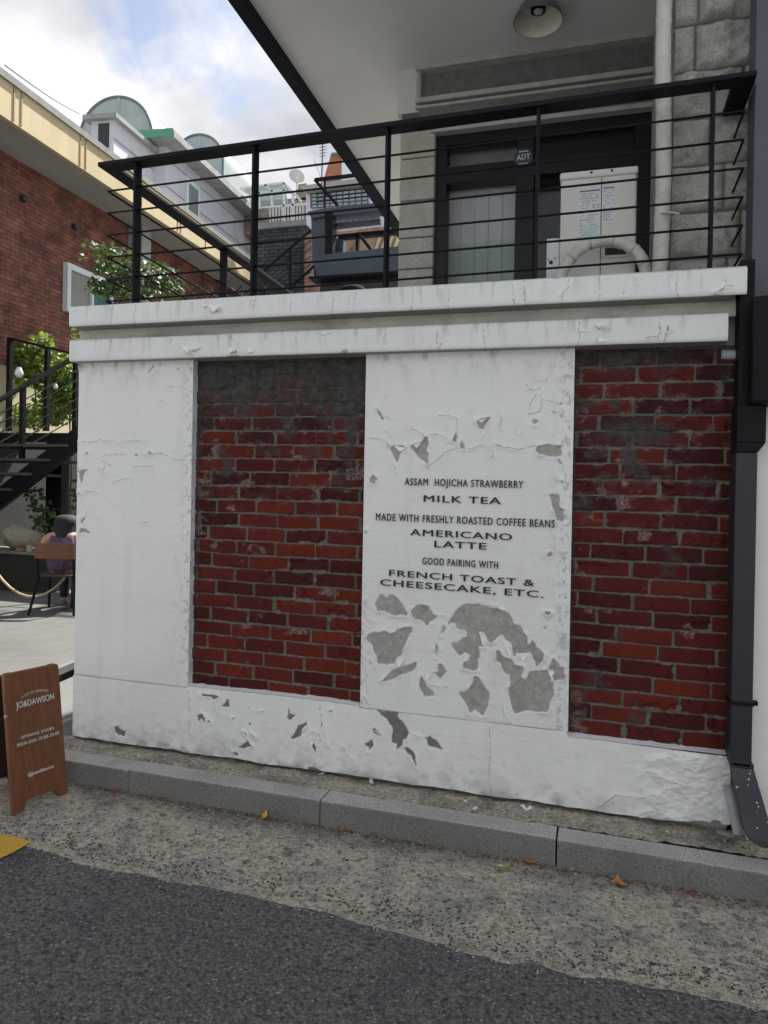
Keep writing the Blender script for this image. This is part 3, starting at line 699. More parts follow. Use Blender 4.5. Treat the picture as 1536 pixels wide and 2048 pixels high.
# lower moulding, recessed band and the parapet above
def cap_fn(y0, z0, z1, seed, holes=(), cracks=()):
    base = paint_fn(list(holes), list(cracks), y0, .02, seed=seed, wav=.0035)
    def fn(X, Z):
        Y, A = base(X, Z)
        e = np.minimum(Z-z0, z1-Z); Y = Y+.007*np.exp(-np.clip(e, 0, 1)/.005)
        A['grime'] = .28*np.clip((fbm(X*40, Z*8, 4, seed+3)-.60)*6, 0, 1)*np.clip((Z-z0)/(z1-z0)*1.3, 0, 1)+.35*np.exp(-(z1-Z)/.006)
        return Y, A
    return fn
oE, sE = (130, 560), 2.438; oF, sF = (820, 520), 2.145
def vcracks(y, z0, z1, xs, seed):
    rnd = random.Random(seed); r = []
    for x in xs:
        z = z1-.002; c = [(x, z)]
        end = z0 if rnd.random() < .5 else z0+(z1-z0)*rnd.uniform(.1, .7)
        while z > end: z -= .018; x += rnd.uniform(-.006, .006); c.append((x, z))
        r.append(c)
    return r
def PY(l, o, s, y): return P2(l, o, s, y)
mold_h = [PY(h, oE, sE, -.06) for h in ([(598,357),(630,345),(662,335),(640,350)], [(795,362),(833,352),(836,338),(840,362)], [(895,352),(905,348),(905,362)], [(1345,345),(1378,340),(1378,362),(1348,360)])] + [PY(h, oF, sF, -.06) for h in ([(795,290),(820,292),(828,287),(812,300)], [(805,330),(812,350),(803,355)], [(1100,285),(1112,300),(1105,312)], [(130,355),(140,362),(125,366)])]
mold_c = [PY(h, oE, sE, -.06) for h in ([(550,310),(598,357)], [(790,270),(840,300),(838,380)], [(890,305),(895,352)], [(1230,255),(1260,270),(1300,262)])]+[PY(h, oF, sF, -.06) for h in ([(720,370),(730,310),(770,310)], [(1100,265),(1105,300),(1090,350)], [(1010,335),(1060,330)], [(805,300),(860,295)], [(120,300),(115,350),(128,392)])]+vcracks(-.06, 2.03, 2.13, (.25, .61, .95, 1.3, 1.75, 2.2, 2.62, 2.95), 4)
par_h = [PY(h, oE, sE, -.1) for h in ([(705,172),(715,160),(755,150),(760,140),(750,156)], [(672,128),(700,120),(690,135)])]+[PY(h, oF, sF, -.1) for h in ([(915,128),(920,150),(912,150)], [(1310,140),(1345,122),(1352,105),(1352,122),(1330,140)])]
par_c = [PY(h, oF, sF, -.1) for h in ([(490,110),(492,180)], [(680,70),(685,110),(650,150),(655,180)], [(1355,85),(1358,110),(1385,108)])]+vcracks(-.1, 2.2, 2.3, (.28, .42, .63, .83, 1.1, 1.28, 1.5, 1.62, 1.88, 2.05, 2.33, 2.7, 3.0), 9)
MZ0, MZ1, PZ0, PZ1 = 2.022, 2.136, 2.198, 2.306
mold = heightfield('moulding', -.013, 3.208, MZ0, MZ1, .0042, cap_fn(-.06, MZ0, MZ1, 61, mold_h, mold_c), M_cap, wall)
MB().box(-.013, 3.208, -.055, .06, MZ0+.0005, MZ1-.0005).build('moulding_slab', M_cap, wall)
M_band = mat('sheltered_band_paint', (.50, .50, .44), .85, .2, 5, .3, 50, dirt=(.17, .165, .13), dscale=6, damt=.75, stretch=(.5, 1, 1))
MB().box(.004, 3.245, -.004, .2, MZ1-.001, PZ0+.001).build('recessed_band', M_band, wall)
par = heightfield('parapet', .015, 3.268, PZ0, PZ1, .0042, cap_fn(-.10, PZ0, PZ1, 81, par_h, par_c), M_cap, wall, zfun=lambda X, Z: Z+.010*(X/3.2-.5)*((Z-PZ0)/(PZ1-PZ0)))
b = MB()
b.hexa([(.015, -.094, PZ0), (.015, -.094, PZ1-.006), (.015, .22, PZ0), (.015, .22, PZ1-.002), (3.225, -.094, PZ0), (3.268, -.094, PZ1+.004), (3.225, .22, PZ0), (3.268, .22, PZ1+.006)])
b.build('parapet_slab', M_cap, wall)
# curled flakes of paint that stand off the faces
M_flap = mat('paint_flake', (.78, .79, .78), .6, .06, 20, .1, 80)
fl = MB()
def flap(a, b_, tip, y0, lift, n=5):
    """root edge a-b on the face, curling away from it towards tip (pixels)"""
    A, B, T = (at(*p, y=y0) for p in (a, b_, tip)); rows = []
    for i in range(n+1):
        t = i/n; k = 1-t*.93; Mx = (A+B)/2
        c = Mx+(T-Mx)*t; h = (A-B)/2*k; yo = y0-.0025-lift*t*t
        rows.append(((c[0]+h[0], yo, c[2]+h[2]), (c[0]-h[0], yo, c[2]-h[2])))
    for i in range(n): fl.quad(rows[i][0], rows[i][1], rows[i+1][1], rows[i+1][0])
def e_(o, s, p): return (o[0]+p[0]/s, o[1]+p[1]/s)
for a, b_, t, y0, lf in (((690,122),(762,118),(735,160),-.1,.022), ((668,122),(702,118),(690,134),-.1,.012)): flap(e_(oE,sE,a), e_(oE,sE,b_), e_(oE,sE,t), y0, lf)
for a, b_, t, y0, lf in (((560,312),(660,332),(600,356),-.06,.014), ((795,325),(840,318),(812,362),-.06,.022), ((892,322),(935,340),(898,360),-.06,.016)): flap(e_(oE,sE,a), e_(oE,sE,b_), e_(oE,sE,t), y0, lf)
for a, b_, t, y0, lf in (((788,268),(830,270),(812,296),-.06,.02), ((808,325),(850,345),(806,356),-.06,.016), ((1096,262),(1118,268),(1112,304),-.06,.014), ((1345,88),(1362,100),(1318,140),-.1,.014)): flap(e_(oF,sF,a), e_(oF,sF,b_), e_(oF,sF,t), y0, lf)
for a, b_, t, lf in (((150,372),(175,415),(220,425),.02), ((240,612),(335,628),(290,655),.012), ((820,405),(850,440),(808,425),.016), ((640,540),(690,470),(660,590),.012), ((840,430),(925,402),(870,450),.012), ((870,500),(900,500),(880,555),.014), ((370,600),(440,590),(410,628),.010), ((1125,490),(1165,490),(1135,540),.014)): flap(e_(oC,sC,a), e_(oC,sC,b_), e_(oC,sC,t), 0, lf)
for a, b_, t, lf in (((560,185),(600,215),(600,175),.014), ((530,215),(560,190),(500,280),.010), ((1000,320),(1090,400),(1075,480),.010), ((1120,450),(1210,450),(1170,500),.014), ((850,300),(890,330),(880,395),.012), ((1350,580),(1390,590),(1360,615),.015), ((770,450),(785,470),(738,515),.010), ((255,500),(330,470),(285,545),.014), ((1040,840),(1010,820),(1080,950),.010), ((455,590),(520,595),(480,640),.012)): flap(e_(oA,sA,a), e_(oA,sA,b_), e_(oA,sA,t), 0, lf)
for a, b_, t, lf in (((70,195),(120,215),(105,245),.010), ((360,330),(395,345),(350,305),.012), ((690,358),(735,360),(725,385),.010), ((1290,315),(1280,360),(1345,335),.010), ((150,160),(165,158),(180,225),.010), ((905,380),(925,400),(965,465),.008), ((1090,300),(1130,330),(1100,290),.010)): flap(e_(oB,sB,a), e_(oB,sB,b_), e_(oB,sB,t), -.007, lf)
fl.build('peeling_flakes', M_flap, wall, fix=False, smooth=True)

# lettering
M_ink = mat('black_stencil_paint', (.018, .018, .022), .6, .3, 30)
dg = bpy.context.evaluated_depsgraph_get
def text_mesh(txt, bold=0.0, space=1.0, word=1.0):
    cu = bpy.data.curves.new('txt', 'FONT'); cu.body = txt; cu.size = 1; cu.offset = bold; cu.space_character = space; cu.space_word = word; cu.resolution_u = 4
    o = bpy.data.objects.new('txt', cu); COL.objects.link(o); bpy.context.view_layer.update()
    me = bpy.data.meshes.new_from_object(o.evaluated_get(dg()))
    V = np.array([v.co for v in me.vertices]); F = [tuple(p.vertices) for p in me.polygons]
    bpy.data.objects.remove(o); bpy.data.curves.remove(cu); bpy.data.meshes.remove(me)
    return V, F
def put_text(name, txt, A, B, height, normal, m, parent, bold=0.0, space=1.0, lift=.0008, word=1.0, arc=0.0):
    """lettering from base point A to base point B, cap height in metres"""
    V, F = text_mesh(txt, 0, space, word)
    if bold:
        n0 = len(V); dd_ = [(0, 0), (bold, 0), (-bold, 0), (0, bold*.6), (0, -bold*.6)]
        V = np.concatenate([V+np.array([a, c, .0006*i]) for i, (a, c) in enumerate(dd_)]); F = [tuple(q+n0*i for q in f) for i in range(len(dd_)) for f in F]
    x0, x1 = V[:, 0].min(), V[:, 0].max(); caps = text_mesh('H', 0)[0][:, 1]; c0, c1 = caps.min(), caps.max()
    A, B = Vector(A), Vector(B); d = B-A; nrm = Vector(normal).normalized()
    up = nrm.cross(d).normalized()
    if up.z < 0: up = -up
    b = MB()
    for x, y, zl in V:
        t = (x-x0)/(x1-x0)
        b.v.append(tuple(A+d*t+up*((y-c0)/(c1-c0)*height+arc*(1-(2*t-1)**2))+nrm*(lift+zl)))
    b.f = F
    return b.build(name, m, parent, fix=False)
lines = [("ASSAM  HOJICHA STRAWBERRY", 262, 575, 614, 955, 590, 633, .020, 1.18), ("MILK TEA", 372, 675, 712, 825, 687, 727, .016, 1.14), ("MADE WITH FRESHLY ROASTED COFFEE BEANS", 93, 780, 820, 1140, 820, 863, .020, 1.18),
         ("AMERICANO", 293, 872, 908, 890, 900, 938, .016, 1.12), ("LATTE", 435, 940, 978, 740, 955, 992, .016, 1.12), ("GOOD PAIRING WITH", 365, 1038, 1077, 808, 1064, 1104, .020, 1.18),
         ("FRENCH TOAST &", 170, 1110, 1146, 1020, 1170, 1207, .016, 1.12), ("CHEESECAKE, ETC.", 118, 1164, 1200, 1075, 1237, 1275, .016, 1.12)]
for txt, xl, tl, bl, xr, tr, br, bold, sp in lines:
    A, B = at(720+xl/sT, 760+bl/sT, y=-.006), at(720+xr/sT, 760+br/sT, y=-.006)
    hh = ((at(720+xl/sT, 760+tl/sT, y=-.006)-A)[2]+(at(720+xr/sT, 760+tr/sT, y=-.006)-B)[2])/2
    put_text('text_line', txt, A, B, hh, (0, -1, 0), M_ink, wall, bold, sp)
# ------------------------------------------------------------------ terrace railing on the parapet
def rz(x): return 3.104+.0137*(x-.1)           # the rail is truly level while the street falls away
rail = thing('terrace_railing', 'black steel railing of flat posts and thin rods on the white parapet', 'railing', (1.7, 0, 2.31))
SY = .30                                          # the right pier of the house, where the rods end
b = MB()
xa, xb = .096, 3.309; w_, t_ = .085, .022
b.hexa([(xa, 0, rz(xa)-t_), (xa, 0, rz(xa)), (xa+w_, w_, rz(xa)-t_), (xa+w_, w_, rz(xa)), (xb, 0, rz(xb)-t_), (xb, 0, rz(xb)), (xb-w_, w_, rz(xb)-t_), (xb-w_, w_, rz(xb))])
b.build('handrail', M_blk, rail, bevel=.003)
b = MB(); b.hexa([(xa, 0, rz(xa)-t_), (xa, 0, rz(xa)), (xa, 5.2, rz(xa)-t_), (xa, 5.2, rz(xa)), (xa+w_, w_, rz(xa)-t_), (xa+w_, w_, rz(xa)), (xa+w_, 5.2, rz(xa)-t_), (xa+w_, 5.2, rz(xa))])
b.build('side_handrail', M_blk, rail, bevel=.003)
b = MB(); b.hexa([(xb-w_, w_, rz(xb)-t_), (xb-w_, w_, rz(xb)), (xb-w_, SY+.01, rz(xb)-t_), (xb-w_, SY+.01, rz(xb)), (xb, 0, rz(xb)-t_), (xb, 0, rz(xb)), (xb, SY+.01, rz(xb)-t_), (xb, SY+.01, rz(xb))])
b.build('side_handrail', M_blk, rail, bevel=.003)
for x in (.318, 1.013, 1.715, 2.423, 3.148):
    b = MB().box(x-.007, x+.007, .015, .072, 2.30, rz(x)-t_+.004); b.build('post', M_blk, rail, bevel=.002)
for y in (1.30, 2.75, 4.2):
    MB().box(xa+.012, xa+.068, y-.008, y+.008, 1.9, rz(xa)-t_+.004).build('post', M_blk, rail, bevel=.002)
for k in range(6):
    z = 2.958-.1195*k; z2 = lambda x: z+.0137*(x-.1)
    MB().tube([(.138, .035, z2(.138)), (3.268, .035, z2(3.268))], .0054, 8).build('rod', M_blk, rail, smooth=True)
    MB().tube([(.138, .035, z2(.138)), (.138, 5.2, z2(.138))], .0054, 8).build('rod', M_blk, rail, smooth=True)
    MB().tube([(3.268, .035, z2(3.268)), (3.268, SY+.02, z2(3.268))], .0054, 8).build('rod', M_blk, rail, smooth=True)
    
# ------------------------------------------------------------------ the house behind the terrace
house = thing('stone_house', 'grey granite house with deep white soffit above the street wall and terrace', 'house', (2.0, 1.6, 1.9))
FY = 1.6                                          # facade with the window
SZ = at(1200, 88, y=FY)[2]                        # soffit height
def hf(q, y): return at(q[0], q[1], y=y)
M_soffit = mat('old_white_soffit', (.70, .695, .685), .85, .05, 1.3, .05, 30, dirt=(.56, .555, .55), dscale=.9, damt=.5)
M_fascia = mat('dark_eave_trim', (.009, .011, .018), .6, .2, 4, spec=.12)
xs = at(482, 0, z=SZ)[0]
YR0, YR1 = -.2, at(800, 468, z=SZ)[1]
MB().box(xs+.02, 8, YR0, YR1, SZ, SZ+.10).build('soffit', M_soffit, house)
# dark eave board along the left and rear edges, hanging a little below the soffit
MB().box(xs-.03, xs+.05, YR0-.03, YR1, SZ-.07, SZ+.18).build('fascia', M_fascia, house)
MB().box(xs+.05, 8, YR0-.03, YR0, SZ-.07, SZ+.18).build('fascia', M_fascia, house)
MB().hexa([(xs-.05, YR0-.06, SZ+.18), (3.2, 2.0, SZ+1.25), (xs-.05, YR1+.4, SZ+.18), (3.2, 2.6, SZ+1.25), (8.2, YR0-.06, SZ+.18), (6.2, 2.0, SZ+1.25), (8.2, YR1+.4, SZ+.18), (6.2, 2.6, SZ+1.25)]).build('roof', mat('dark_roof_tile', (.10, .09, .085), .8, .2, 8), house)
# paint-peel shadow line on the soffit: a thin raised coat of newer plaster
e = [at(*q, z=SZ-.004) for q in ((655, 60), (668, 160), (668, 238), (700, 250), (800, 236), (836, 180), (1310, 60), (1330, 0), (700, 0))]
# terrace slab
TZ = 1.9
MB().box(.0, 8, .26, 6.5, -.3, TZ).build('terrace', mat('terrace_concrete', (.34, .335, .32), .9, .15, 5, .3, 60), house)
# granite
def ashlar(name, lo, hi, grime, jd=0.):
    g = G(name)
    n = g.noise(120, 5, .7); c = g.ramp(n, .32, .68, lo, hi)
    c = g.mix(g.mapr(g.noise(5, 6, .65), .46, .7, 0, .65), c, grime)
    c = g.mix(g.mapr(g.noise(1.7, 4, .6), .55, .7, 0, .3), c, (.25, .17, .145))
    c = g.mix(g.mapr(g.attr('d'), .002, .010, jd, 0), c, (.07, .068, .06)); g.color(c); g.rough(.88); g.bump(g.math('ADD', n, g.noise(40, 6, .7)), .8, .012); return g.m
M_ash0 = ashlar('granite_core', (.24, .235, .215), (.52, .51, .47), (.19, .185, .165))
M_ash = ashlar('rock_faced_granite', (.28, .272, .245), (.60, .585, .535), (.21, .20, .175), .85)
M_pil = ashlar('bush_hammered_granite', (.36, .35, .30), (.62, .60, .52), (.34, .32, .26))
def ashlar_wall(name, x0, x1, z0, z1, y0, course, blk, depth, seed, m, rough=.02):
    def fn(X, Z):
        fr = (Z-z0)/course; row = np.floor(fr); fz = fr-row
        o = _h(row, row*0, seed)
        fx = (X-x0)/blk+o*.9; col_ = np.floor(fx); fx = fx-col_
        dz = np.minimum(fz, 1-fz)*course; dx = np.minimum(fx, 1-fx)*blk
        d = np.minimum(dx, dz)
        pillow = depth*(1-np.exp(-(d/.022)))
        r = (fbm(X*9+_h(col_, row, seed+2)*20, Z*9, 4, seed+1)-.45)*rough*3*np.clip(d/.03, 0, 1)
        return y0-pillow-r+.004, {'d': d}
    return heightfield(name, x0, x1, z0, z1, .008, fn, m, house)
PX0 = hf((1343, 400), SY)[0]; PX1 = 3.46
ashlar_wall('stone_pier', PX0, PX1, -.1, SZ, SY, .215, .30, .040, 5, M_ash, .042)
MB().box(PX0+.002, 8, SY+.06, 6.0, -.3, SZ).build('stone_core', M_ash0, house)
MB().box(PX0-.012, PX0+.004, SY+.01, FY+.1, TZ, SZ).build('pier_reveal', mat('pier_reveal_plaster', (.31, .30, .27), .9, .2, 9, .3, 60), house)
# left window pier
px0 = hf((799, 500), FY)[0]; px1 = hf((868, 500), FY)[0]
cz = lambda v: hf((830, v), FY)[2]
prev = TZ
for k, v in enumerate((540, 478, 404, 320)):
    MB().box(px0, px1, FY-.03, FY+.45, prev, cz(v)-.005).build('pier_block', M_pil, house, bevel=.008); prev = cz(v)+.003
MB().box(px0, px1, FY-.03, FY+.45, prev, cz(244)).build('pier_block', M_pil, house, bevel=.008)
MB().box(px0+.008, px1-.008, FY-.018, FY+.4, TZ, cz(226)).build('pier_core', mat('stone_joint', (.10, .10, .09), .95), house)
M_plas = mat('soffit_plaster', (.58, .57, .55), .9, .08, 3, .08, 30, dirt=(.36, .35, .33), dscale=3, damt=.5)
MB().box(px0-.03, hf((842, 180), FY)[0], FY-.02, FY+.45, cz(228), SZ+.01).build('pier_head', M_plas, house)
# beams over the window: a dark recessed upper beam, a lip, then the lower beam
bx0 = hf((838, 180), FY)[0]; bx1 = PX0-.01
M_beam = mat('grey_cement_beam', (.15, .147, .14), .92, .2, 30, .5, 90, dirt=(.10, .098, .095), dscale=4)
M_lip = mat('pale_cement_lip', (.40, .39, .37), .9, .15, 12)
zz = lambda v: hf((1000, v), FY)[2]
MB().box(bx0, bx1, FY+.02, FY+.3, zz(188), SZ+.01).build('lintel', M_beam, house)
MB().box(bx0-.012, bx1, FY-.05, FY+.02, zz(120)-.016, zz(120)+.012).build('lip', M_lip, house)
MB().box(bx0-.012, bx0+.006, FY-.03, FY+.02, zz(188), zz(120)).build('lip', M_lip, house)
MB().box(bx0-.012, bx1, FY-.055, FY+.02, zz(189)-.012, zz(189)+.020).build('lip', M_lip, house)
MB().box(bx0-.012, bx1, FY-.05, FY+.02, zz(201)-.010, zz(201)+.008).build('lip', M_lip, house)
MB().box(bx0+.01, bx1, FY-.03, FY+.3, zz(248), zz(203)).build('lintel', M_beam, house)
MB().box(px1-.03, bx1, FY-.045, FY+.02, zz(249)-.022, zz(249)+.006).build('lip', M_lip, house)
# window: dark frame, transom, two lights above and below
win = bpy.data.objects.new('window', None); COL.objects.link(win); win.location = (0, 0, 0); win.parent = house
win.parent = None; bpy.data.objects.remove(win)
M_frame = mat('black_window_frame', (.0075, .008, .0115), .4, .2, 6, spec=.3)
wx0, wx1 = px1-.002, bx1; wzt = zz(254); wzb = TZ+.05
wy = FY+.06
fr = MB()
m1 = hf((1050, 400), wy)[0]; trz = hf((1000, 346), wy)[2]
fr.box(wx0, wx0+.075, wy-.04, wy+.08, wzb, wzt); fr.box(wx1-.10, wx1, wy-.04, wy+.08, wzb, wzt)
fr.box(wx0+.075, wx1-.10, wy-.04, wy+.08, wzt-.075, wzt); fr.box(wx0+.075, wx1-.10, wy-.045, wy+.08, trz-.055, trz+.055)
fr.box(m1-.055, m1+.055, wy-.042, wy+.08, trz+.055, wzt-.075); fr.box(m1-.06, m1+.06, wy-.042, wy+.08, wzb, trz-.055)
frame = fr.build('window_frame', M_frame, house)
M_glass = glass_mat('dark_window_glass', (.045, .052, .055), .04, .12)
M_glass2 = glass_mat('unlit_window_glass', (.012, .014, .017), .05, .86)
lg = MB().quad((wx0+.075, wy+.02, wzb), (m1-.06, wy+.02, wzb), (m1-.06, wy+.02, trz-.055), (wx0+.075, wy+.02, trz-.055)).build('glass', M_glass, house, fix=False)
MB().quad((m1+.06, wy+.02, wzb), (wx1-.1, wy+.02, wzb), (wx1-.1, wy+.02, trz-.055), (m1+.06, wy+.02, trz-.055)).build('glass', M_glass2, house, fix=False)
MB().quad((wx0+.075, wy+.02, trz+.055), (m1-.055, wy+.02, trz+.055), (m1-.055, wy+.02, wzt-.075), (wx0+.075, wy+.02, wzt-.075)).build('glass', glass_mat('transom_glass', (.03, .034, .036), .05, .45), house, fix=False)
MB().quad((m1+.055, wy+.02, trz+.055), (wx1-.1, wy+.02, trz+.055), (wx1-.1, wy+.02, wzt-.075), (m1+.055, wy+.02, wzt-.075)).build('glass', M_glass2, house, fix=False)
# pleated blind behind the left lights
bl = MB(); x0, x1 = wx0+.05, m1+.02; npan = 6
for i in range(npan):
    a_, c_ = x0+(x1-x0)*i/npan, x0+(x1-x0)*(i+1)/npan
    bl.box(a_+.006, c_-.006, wy+.13, wy+.134, wzb, wzt); bl.box(c_-.014, c_+.006, wy+.122, wy+.128, wzb, wzt)
zg = float(hf((950, 488), wy+.13)[2])-1.9+SH*0; g = G('grey_green_blind'); sx = g.n('SeparateXYZ'); g.l(g.tc.outputs['Object'], sx.inputs[0])
c = g.mix(g.mapr(sx.outputs['Z'], zg-.03, zg+.03), (.40, .50, .43), (.60, .62, .64)); c = g.mix(g.mapr(g.noise(3), .5, .7, 0, .3), c, (.3, .36, .33)); g.color(c); g.rough(.9)
bl.build('blind', g.m, house)
MB().box(wx0, PX0+.5, wy+.9, wy+1.0, TZ, SZ).build('room_back', mat('dark_room', (.03, .03, .032), .9), house)
# round security sign in the transom
c = hf((1047, 315), wy-.055); sign = thing('security_sign', 'small dark octagonal security sign with ADT letters on the black window frame', 'sign', tuple(c))
rr = .065
MB().prism([(c[0]+rr*math.cos(R_(22.5+45*k)), c[1], c[2]+rr*math.sin(R_(22.5+45*k))) for k in range(8)], (0, .008, 0)).build('plate', mat('sign_plate', (.035, .045, .075), .35), sign)
M_sgn = mat('sign_letters', (.62, .64, .68), .5)
put_text('lettering', 'ADT', (c[0]-.045, c[1]-.001, c[2]-.017), (c[0]+.045, c[1]-.001, c[2]-.015), .036, (0, -1, 0), M_sgn, sign, .02)
for dx in (-.022, 0, .022):
    for z_ in (.036, -.046): MB().box(c[0]+dx-.008, c[0]+dx+.008, c[1]-.002, c[1]-.0005, c[2]+z_, c[2]+z_+.008).build('stripe', M_sgn, sign)

# pendant lamp
LY = 1.15
c = at(1076, 44, y=LY); lamp = thing('pendant_lamp', 'enamel dome pendant lamp hanging under the white soffit', 'lamp', tuple(c))
k = .148
prof = [(k, 0), (k*.97, .012), (k*.90, .045), (k*.78, .078), (k*.58, .108), (k*.36, .128), (.034, .145), (.030, .175), (.022, .185), (.012, .19)]
M_lo = mat('grey_enamel', (.12, .12, .13), .4, .2, 8); M_li = mat('cream_enamel_inside', (.62, .59, .50), .45, .1, 8, dirt=(.2, .18, .14), dscale=6)
MB().lathe(c, prof, 40).build('shade', M_lo, lamp, smooth=True)
MB().lathe(c, [(max(r-.004, .002), z-.002 if z > 0 else z) for r, z in prof[:7]]+[(.002, .142)], 40).build('shade_lining', M_li, lamp, smooth=True, fix=False)
MB().lathe((c[0], c[1], c[2]+.045), [(.004, 0), (.022, .008), (.034, .026), (.036, .045), (.026, .07), (.018, .085)], 20).build('bulb', mat('milky_bulb', (.55, .54, .50), .2), lamp, smooth=True)
MB().tube([(c[0], c[1], c[2]+.18), (c[0], c[1], SZ)], .011, 10).build('stem', M_blk, lamp)
MB().lathe((c[0], c[1], SZ-.03), [(.01, -.002), (.045, 0), (.045, .03)], 20).build('canopy', M_blk, lamp)

# air conditioner, end panel towards the street
AY = .42
p = {k: at(*q, y=AY) for k, q in dict(tl=(1122, 346), tr=(1275, 329), l=(1117, 560), r=(1270, 545), bl=(1093, 473)).items()}
ax0, ax1, azt = p['l'][0]+.003, p['tr'][0], p['tl'][2]
ac = thing('air_conditioner', 'beige outdoor air conditioner unit with white label sheets on the terrace', 'air conditioner', (ax0, AY, TZ))
M_ac = mat('beige_unit_panel', (.60, .61, .56), .5, .05, 3, .03, 30, dirt=(.50, .50, .44), dscale=3, damt=.4)
M_acd = mat('unit_gap', (.03, .03, .03), .8)
MB().box(ax0, ax1, AY, AY+.80, TZ+.06, azt-.035).build('body', M_ac, ac, bevel=.012)
MB().box(ax0-.005, ax1+.005, AY-.006, AY+.806, azt-.037, azt).build('lid', mat('beige_unit_lid', (.66, .67, .63), .5, .05, 3), ac, bevel=.010)
sx_ = at(1202, 450, y=AY)[0]
MB().box(sx_-.0018, sx_+.0018, AY-.0015, AY, TZ+.1, azt-.042).build('seam', M_acd, ac)
for u, v in ((1183, 345), (1224, 341)):
    q = at(u, v, y=AY-.006); MB().tube([(q[0], AY-.009, q[2]), (q[0], AY, q[2])], .006, 10).build('screw', M_acd, ac)
M_lab = mat('white_label', (.62, .63, .67), .5, .06, 20)
def label(u0, v0, u1, v1):
    a, c = at(u0, v0, y=AY-.001), at(u1, v1, y=AY-.001); return a[0], c[0], c[2], a[2]
M_pri = mat('label_print', (.13, .13, .15), .7)
for L_ in ((1156, 381, 1200, 478), (1204, 374, 1229, 446)):
    x0, x1, z0, z1 = label(*L_); lb = MB().box(x0, x1, AY-.0012, AY, z0, z1).build('label_sheet', M_lab, ac)
    pr = MB(); pr.box(x0+.008, x1-.004, AY-.0018, AY-.0012, z1-.010, z1-.003)
    rnd = random.Random(int(x0*1000))
    for r in range(19 if z1-z0 > .2 else 14):
        z = z1-.022-r*.0118
        if z < z0+.008: break
        x = x0+.008
        while x < x1-.012:
            w2 = rnd.uniform(.004, .016)
            if rnd.random() < .62: pr.box(x, min(x+w2, x1-.005), AY-.0018, AY-.0012, z, z+.0028)
            x += w2+.003
    pr.build('print', M_pri, ac)
a, c = at(1162, 452, y=AY), at(1196, 474, y=AY)
MB().box(a[0], c[0], AY-.0024, AY-.0018, c[2], a[2]).build('label_sheet', mat('pale_blue_label', (.50, .60, .62), .5), ac)
q0, q1 = at(1210, 497, y=AY), at(1252, 509, y=AY)
MB().box(q0[0]-.012, q1[0]+.012, AY-.006, AY, q1[2]-.012, q0[2]+.012).build('grip_rim', M_ac, ac, bevel=.003)
MB().box(q0[0], q1[0], AY-.0072, AY-.006, q1[2], q0[2]).build('grip_recess', M_acd, ac)
bx = at(1093, 473, y=AY)[0]
MB().box(bx, ax0-.002, AY+.03, AY+.4, TZ+.06, p['bl'][2]).build('side_box', mat('white_unit_box', (.58, .62, .64), .5, .06, 3), ac, bevel=.004)
for u, v, r in ((1102, 525, .010), (1097, 519, .004), (1110, 517, .004)):
    q = at(u, v, y=AY+.03); MB().tube([(q[0], AY+.028, q[2]), (q[0], AY+.032, q[2])], r, 12).build('screw', M_acd, ac)
# insulated pipe looping over the parapet
HY = .30
pts = [(1112, 575), (1121, 552), (1134, 526), (1152, 505), (1174, 489), (1199, 483), (1225, 482), (1250, 488), (1270, 500), (1283, 516), (1290, 535), (1293, 560), (1293, 580)]
path = [at(u, v, y=HY+.03*math.sin(i/12*3.14)) for i, (u, v) in enumerate(pts)]
M_wrap = mat('cream_pipe_wrap', (.56, .545, .49), .6, .1, 10, .25, 50, dirt=(.22, .20, .17), dscale=9, damt=.5)
pp = []; rad = []
for i in range(len(path)-1):
    for k in range(6):
        t = k/6; q = path[i]*(1-t)+path[i+1]*t; pp.append(q); rad.append(.028+.0010*math.sin(len(pp)*1.7)+.0008*((len(pp) % 5) == 2))
hose = MB().tube(pp, rad, 14).build('insulated_hose', M_wrap, smooth=True); 
M_seam = mat('tape_seam', (.36, .345, .30), .8, .3, 30); hose.data.materials.append(M_seam)
for i_, f_ in enumerate(hose.data.polygons):
    if (i_//14) % 11 == 3: f_.material_index = 1
tag(hose, 'cream tape wrapped hose arching in front of the air conditioner', 'hose')
# tape-wrapped vertical pipe on the edge of the pier
x_ = at(1325, 300, y=.22)[0]; pz = np.arange(TZ, SZ+.02, .03)
vp = MB().tube([(x_+.006*math.sin(z*5)+.0, .215+.004*math.sin(z*9), z) for z in pz], [.0335+.0012*math.sin(i*2.1)+.001*((i*7 % 5) == 0) for i in range(len(pz))], 16).build('wrapped_pipe', M_wrap, smooth=True)
tag(vp, 'tall cream tape wrapped pipe running up beside the rock faced stone', 'pipe')
q = at(1336, 428, y=.18); tie = MB().tube([(q[0]-.03+.075*t, .175-.01*math.sin(t*3.1), q[2]+.006-.012*t) for t in np.linspace(0, 1, 9)], .006, 8).build('cable_tie', M_wrap); tag(tie, 'pale cable tie around the tall wrapped pipe beside the stone', 'cable tie')

# ------------------------------------------------------------------ right edge: panel, neighbour wall, downpipe
xp = at(1506, 300, y=.12)[0]
pan = MB(); pan.box(xp, xp+1.2, .10, .25, -.1, 6.2)
ob = pan.build('metal_cladding', M_dkblue, bevel=.004); tag(ob, 'flat blue grey metal cladding rising beside the granite pier at the right edge', 'cladding')
M_nw = mat('neighbour_plaster', (.84, .83, .81), .85, .05, 3, .3, 20, dirt=(.66, .63, .56), dscale=1.6, damt=.6)
nwall = MB().box(at(1502, 1200, y=-.02)[0], 5.2, -.02, .09, -.1, at(1520, 842, y=-.02)[2]+.15).build('neighbour_wall', M_nw); tag(nwall, 'pale plaster wall of the neighbouring plot beyond the black downpipe', 'wall')
dp = thing('downpipe', 'square black steel downpipe with a hopper box and a kicked out rusty foot', 'downpipe', (3.4, -.06, 0))
DY = -.09
def dx(u, v): return at(u, v, y=DY)
